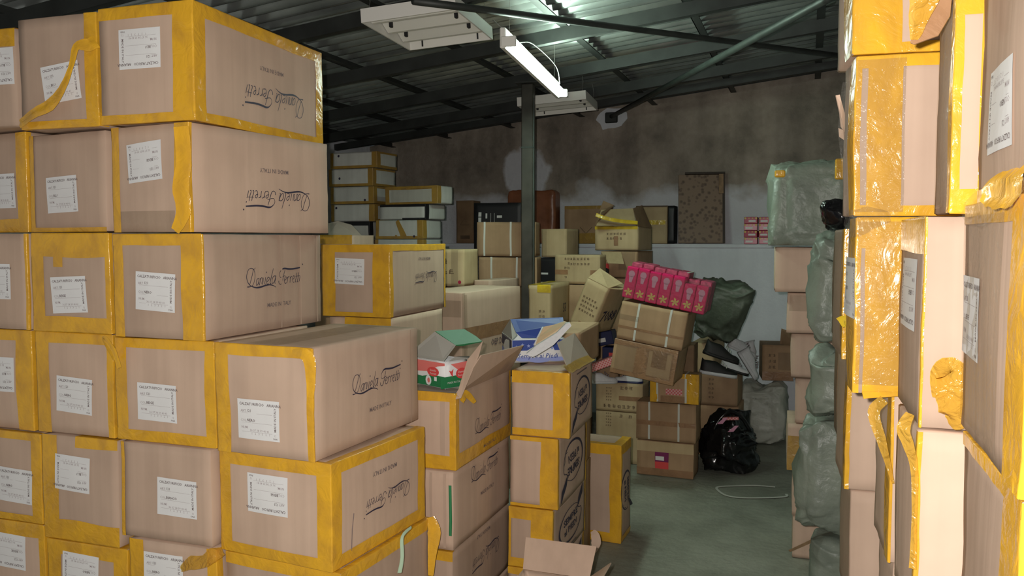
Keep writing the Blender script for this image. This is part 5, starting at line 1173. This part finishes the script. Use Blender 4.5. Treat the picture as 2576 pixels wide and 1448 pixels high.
ribbon_part('loose_tape', [W(2290, 1040, 1.37), W(2272, 1075, 1.36), W(2285, 1120, 1.36), W(2300, 1180, 1.365), W(2300, 1300, 1.365), W(2296, 1430, 1.365)], [.014, .022, .018, .012, .008, .012], (-.3, -1, 0), c2[3].root, 'film_amber')
# first column, nearest the camera
z1r = [2.42, 2.07, 1.705, 1.345, .98, .62, .3, 0]
px1 = [2650, 2650, 2584, 2560, 2570, 2570, 2570]; lx1 = [2478, 2470, 2424, 2420, 2424, 2424, 2424]; d1r = [.95, .95, .928, .935, .93, .93, .93]
nm1 = ['nearest column right stack carton reaching above the picture', 'carton with slanting white label at the upper right corner', 'nearest carton at the right edge, label and amber corner', 'nearest carton at the lower right with bulging amber edge', 'fifth carton down nearest the camera at right', 'sixth carton down nearest the camera at right', 'floor carton nearest the camera at right']
for k in range(7):
    c = RC(nm1[k], px1[k], d1r[k], z1r[k + 1], z1r[k], 0, lx=lx1[k], tape=['LD:.02,.02', 'LD:.02,.02', 'FL:.06,.085 LT:.03', 'LT:.02 FL:.05,.09', '', '', ''][k])
    if k == 1: c.label('L', .42, .36, 'NERO', True, 0, 1.0)
    if k == 2: c.label('L', .20, .52, 'BEIGE', False, 0, 1.0); c.strip('L', .0, .05, .7, .95, 'film', .0026, 'clear_tape')
rt = [o for o in COL.objects if o.get('label') == nm1[2]][0]
ribbon_part('bunched_tape', [W(2470, 485, 1.08), W(2500, 475, 1.05), W(2540, 470, 1.0), W(2575, 462, .96)], [.02, .05, .06, .06], (-.6, -1, .4), rt, 'tape')
ribbon_part('clear_film', [W(2425, 520, 1.19), W(2450, 510, 1.14), W(2480, 530, 1.09), W(2500, 545, 1.06)], [.02, .05, .05, .03], (-.6, -1, .4), rt, 'film')
# black bundle tied on the sack
cc, hx, hz = pixhalf(2068, 2130, 510, 578, 3.4)
t = blob('plastic_knot', 'black crumpled plastic bag resting on the upper grey green sack', 'bag', cc, (hx, .06, hz), 'black_plastic', .8, .8, .02, 14, .02, 51, flat=False, part='bag', nu=40, nv=26)
# loop of white strap on the floor
t = thing('strap_loop', 'loop of white plastic strap lying on the concrete floor', 'strap', AZ(1890, 1236, 0)); L = t.location
pts = [AZ(x, y_, .006) - L for x, y_ in ((1950, 1224), (1900, 1220), (1850, 1221), (1806, 1224), (1808, 1234), (1830, 1246), (1870, 1251), (1930, 1251), (1976, 1248), (1978, 1242))]
MB().ribbon([Vector(p) for p in catmull([tuple(p) for p in pts], 6)], .016, (0, 0, 1), .002).build('strap', M['strap_white'], t)
# crumpled clear film on the floor by the purple labelled carton
t = thing('plastic_film', 'crumpled sheet of clear plastic film on the floor before the purple label', 'film', AZ(1655, 1218, 0)); L = t.location
v = []; na, nb = 26, 10
for j in range(nb + 1):
    for i in range(na + 1):
        x = -.24 + .48 * i / na; y_ = -.09 + .18 * j / nb; e = .02 * noise.noise(Vector((i * .6, j * .6, 2)))
        v.append((x + e, y_ + e, .004 + .028 * abs(noise.noise(Vector((x * 16, y_ * 16, 5)))) ** .8))
MB().add(v, [(j * (na + 1) + i, j * (na + 1) + i + 1, (j + 1) * (na + 1) + i + 1, (j + 1) * (na + 1) + i) for j in range(nb) for i in range(na)]).build('sheet', M['film'], t)
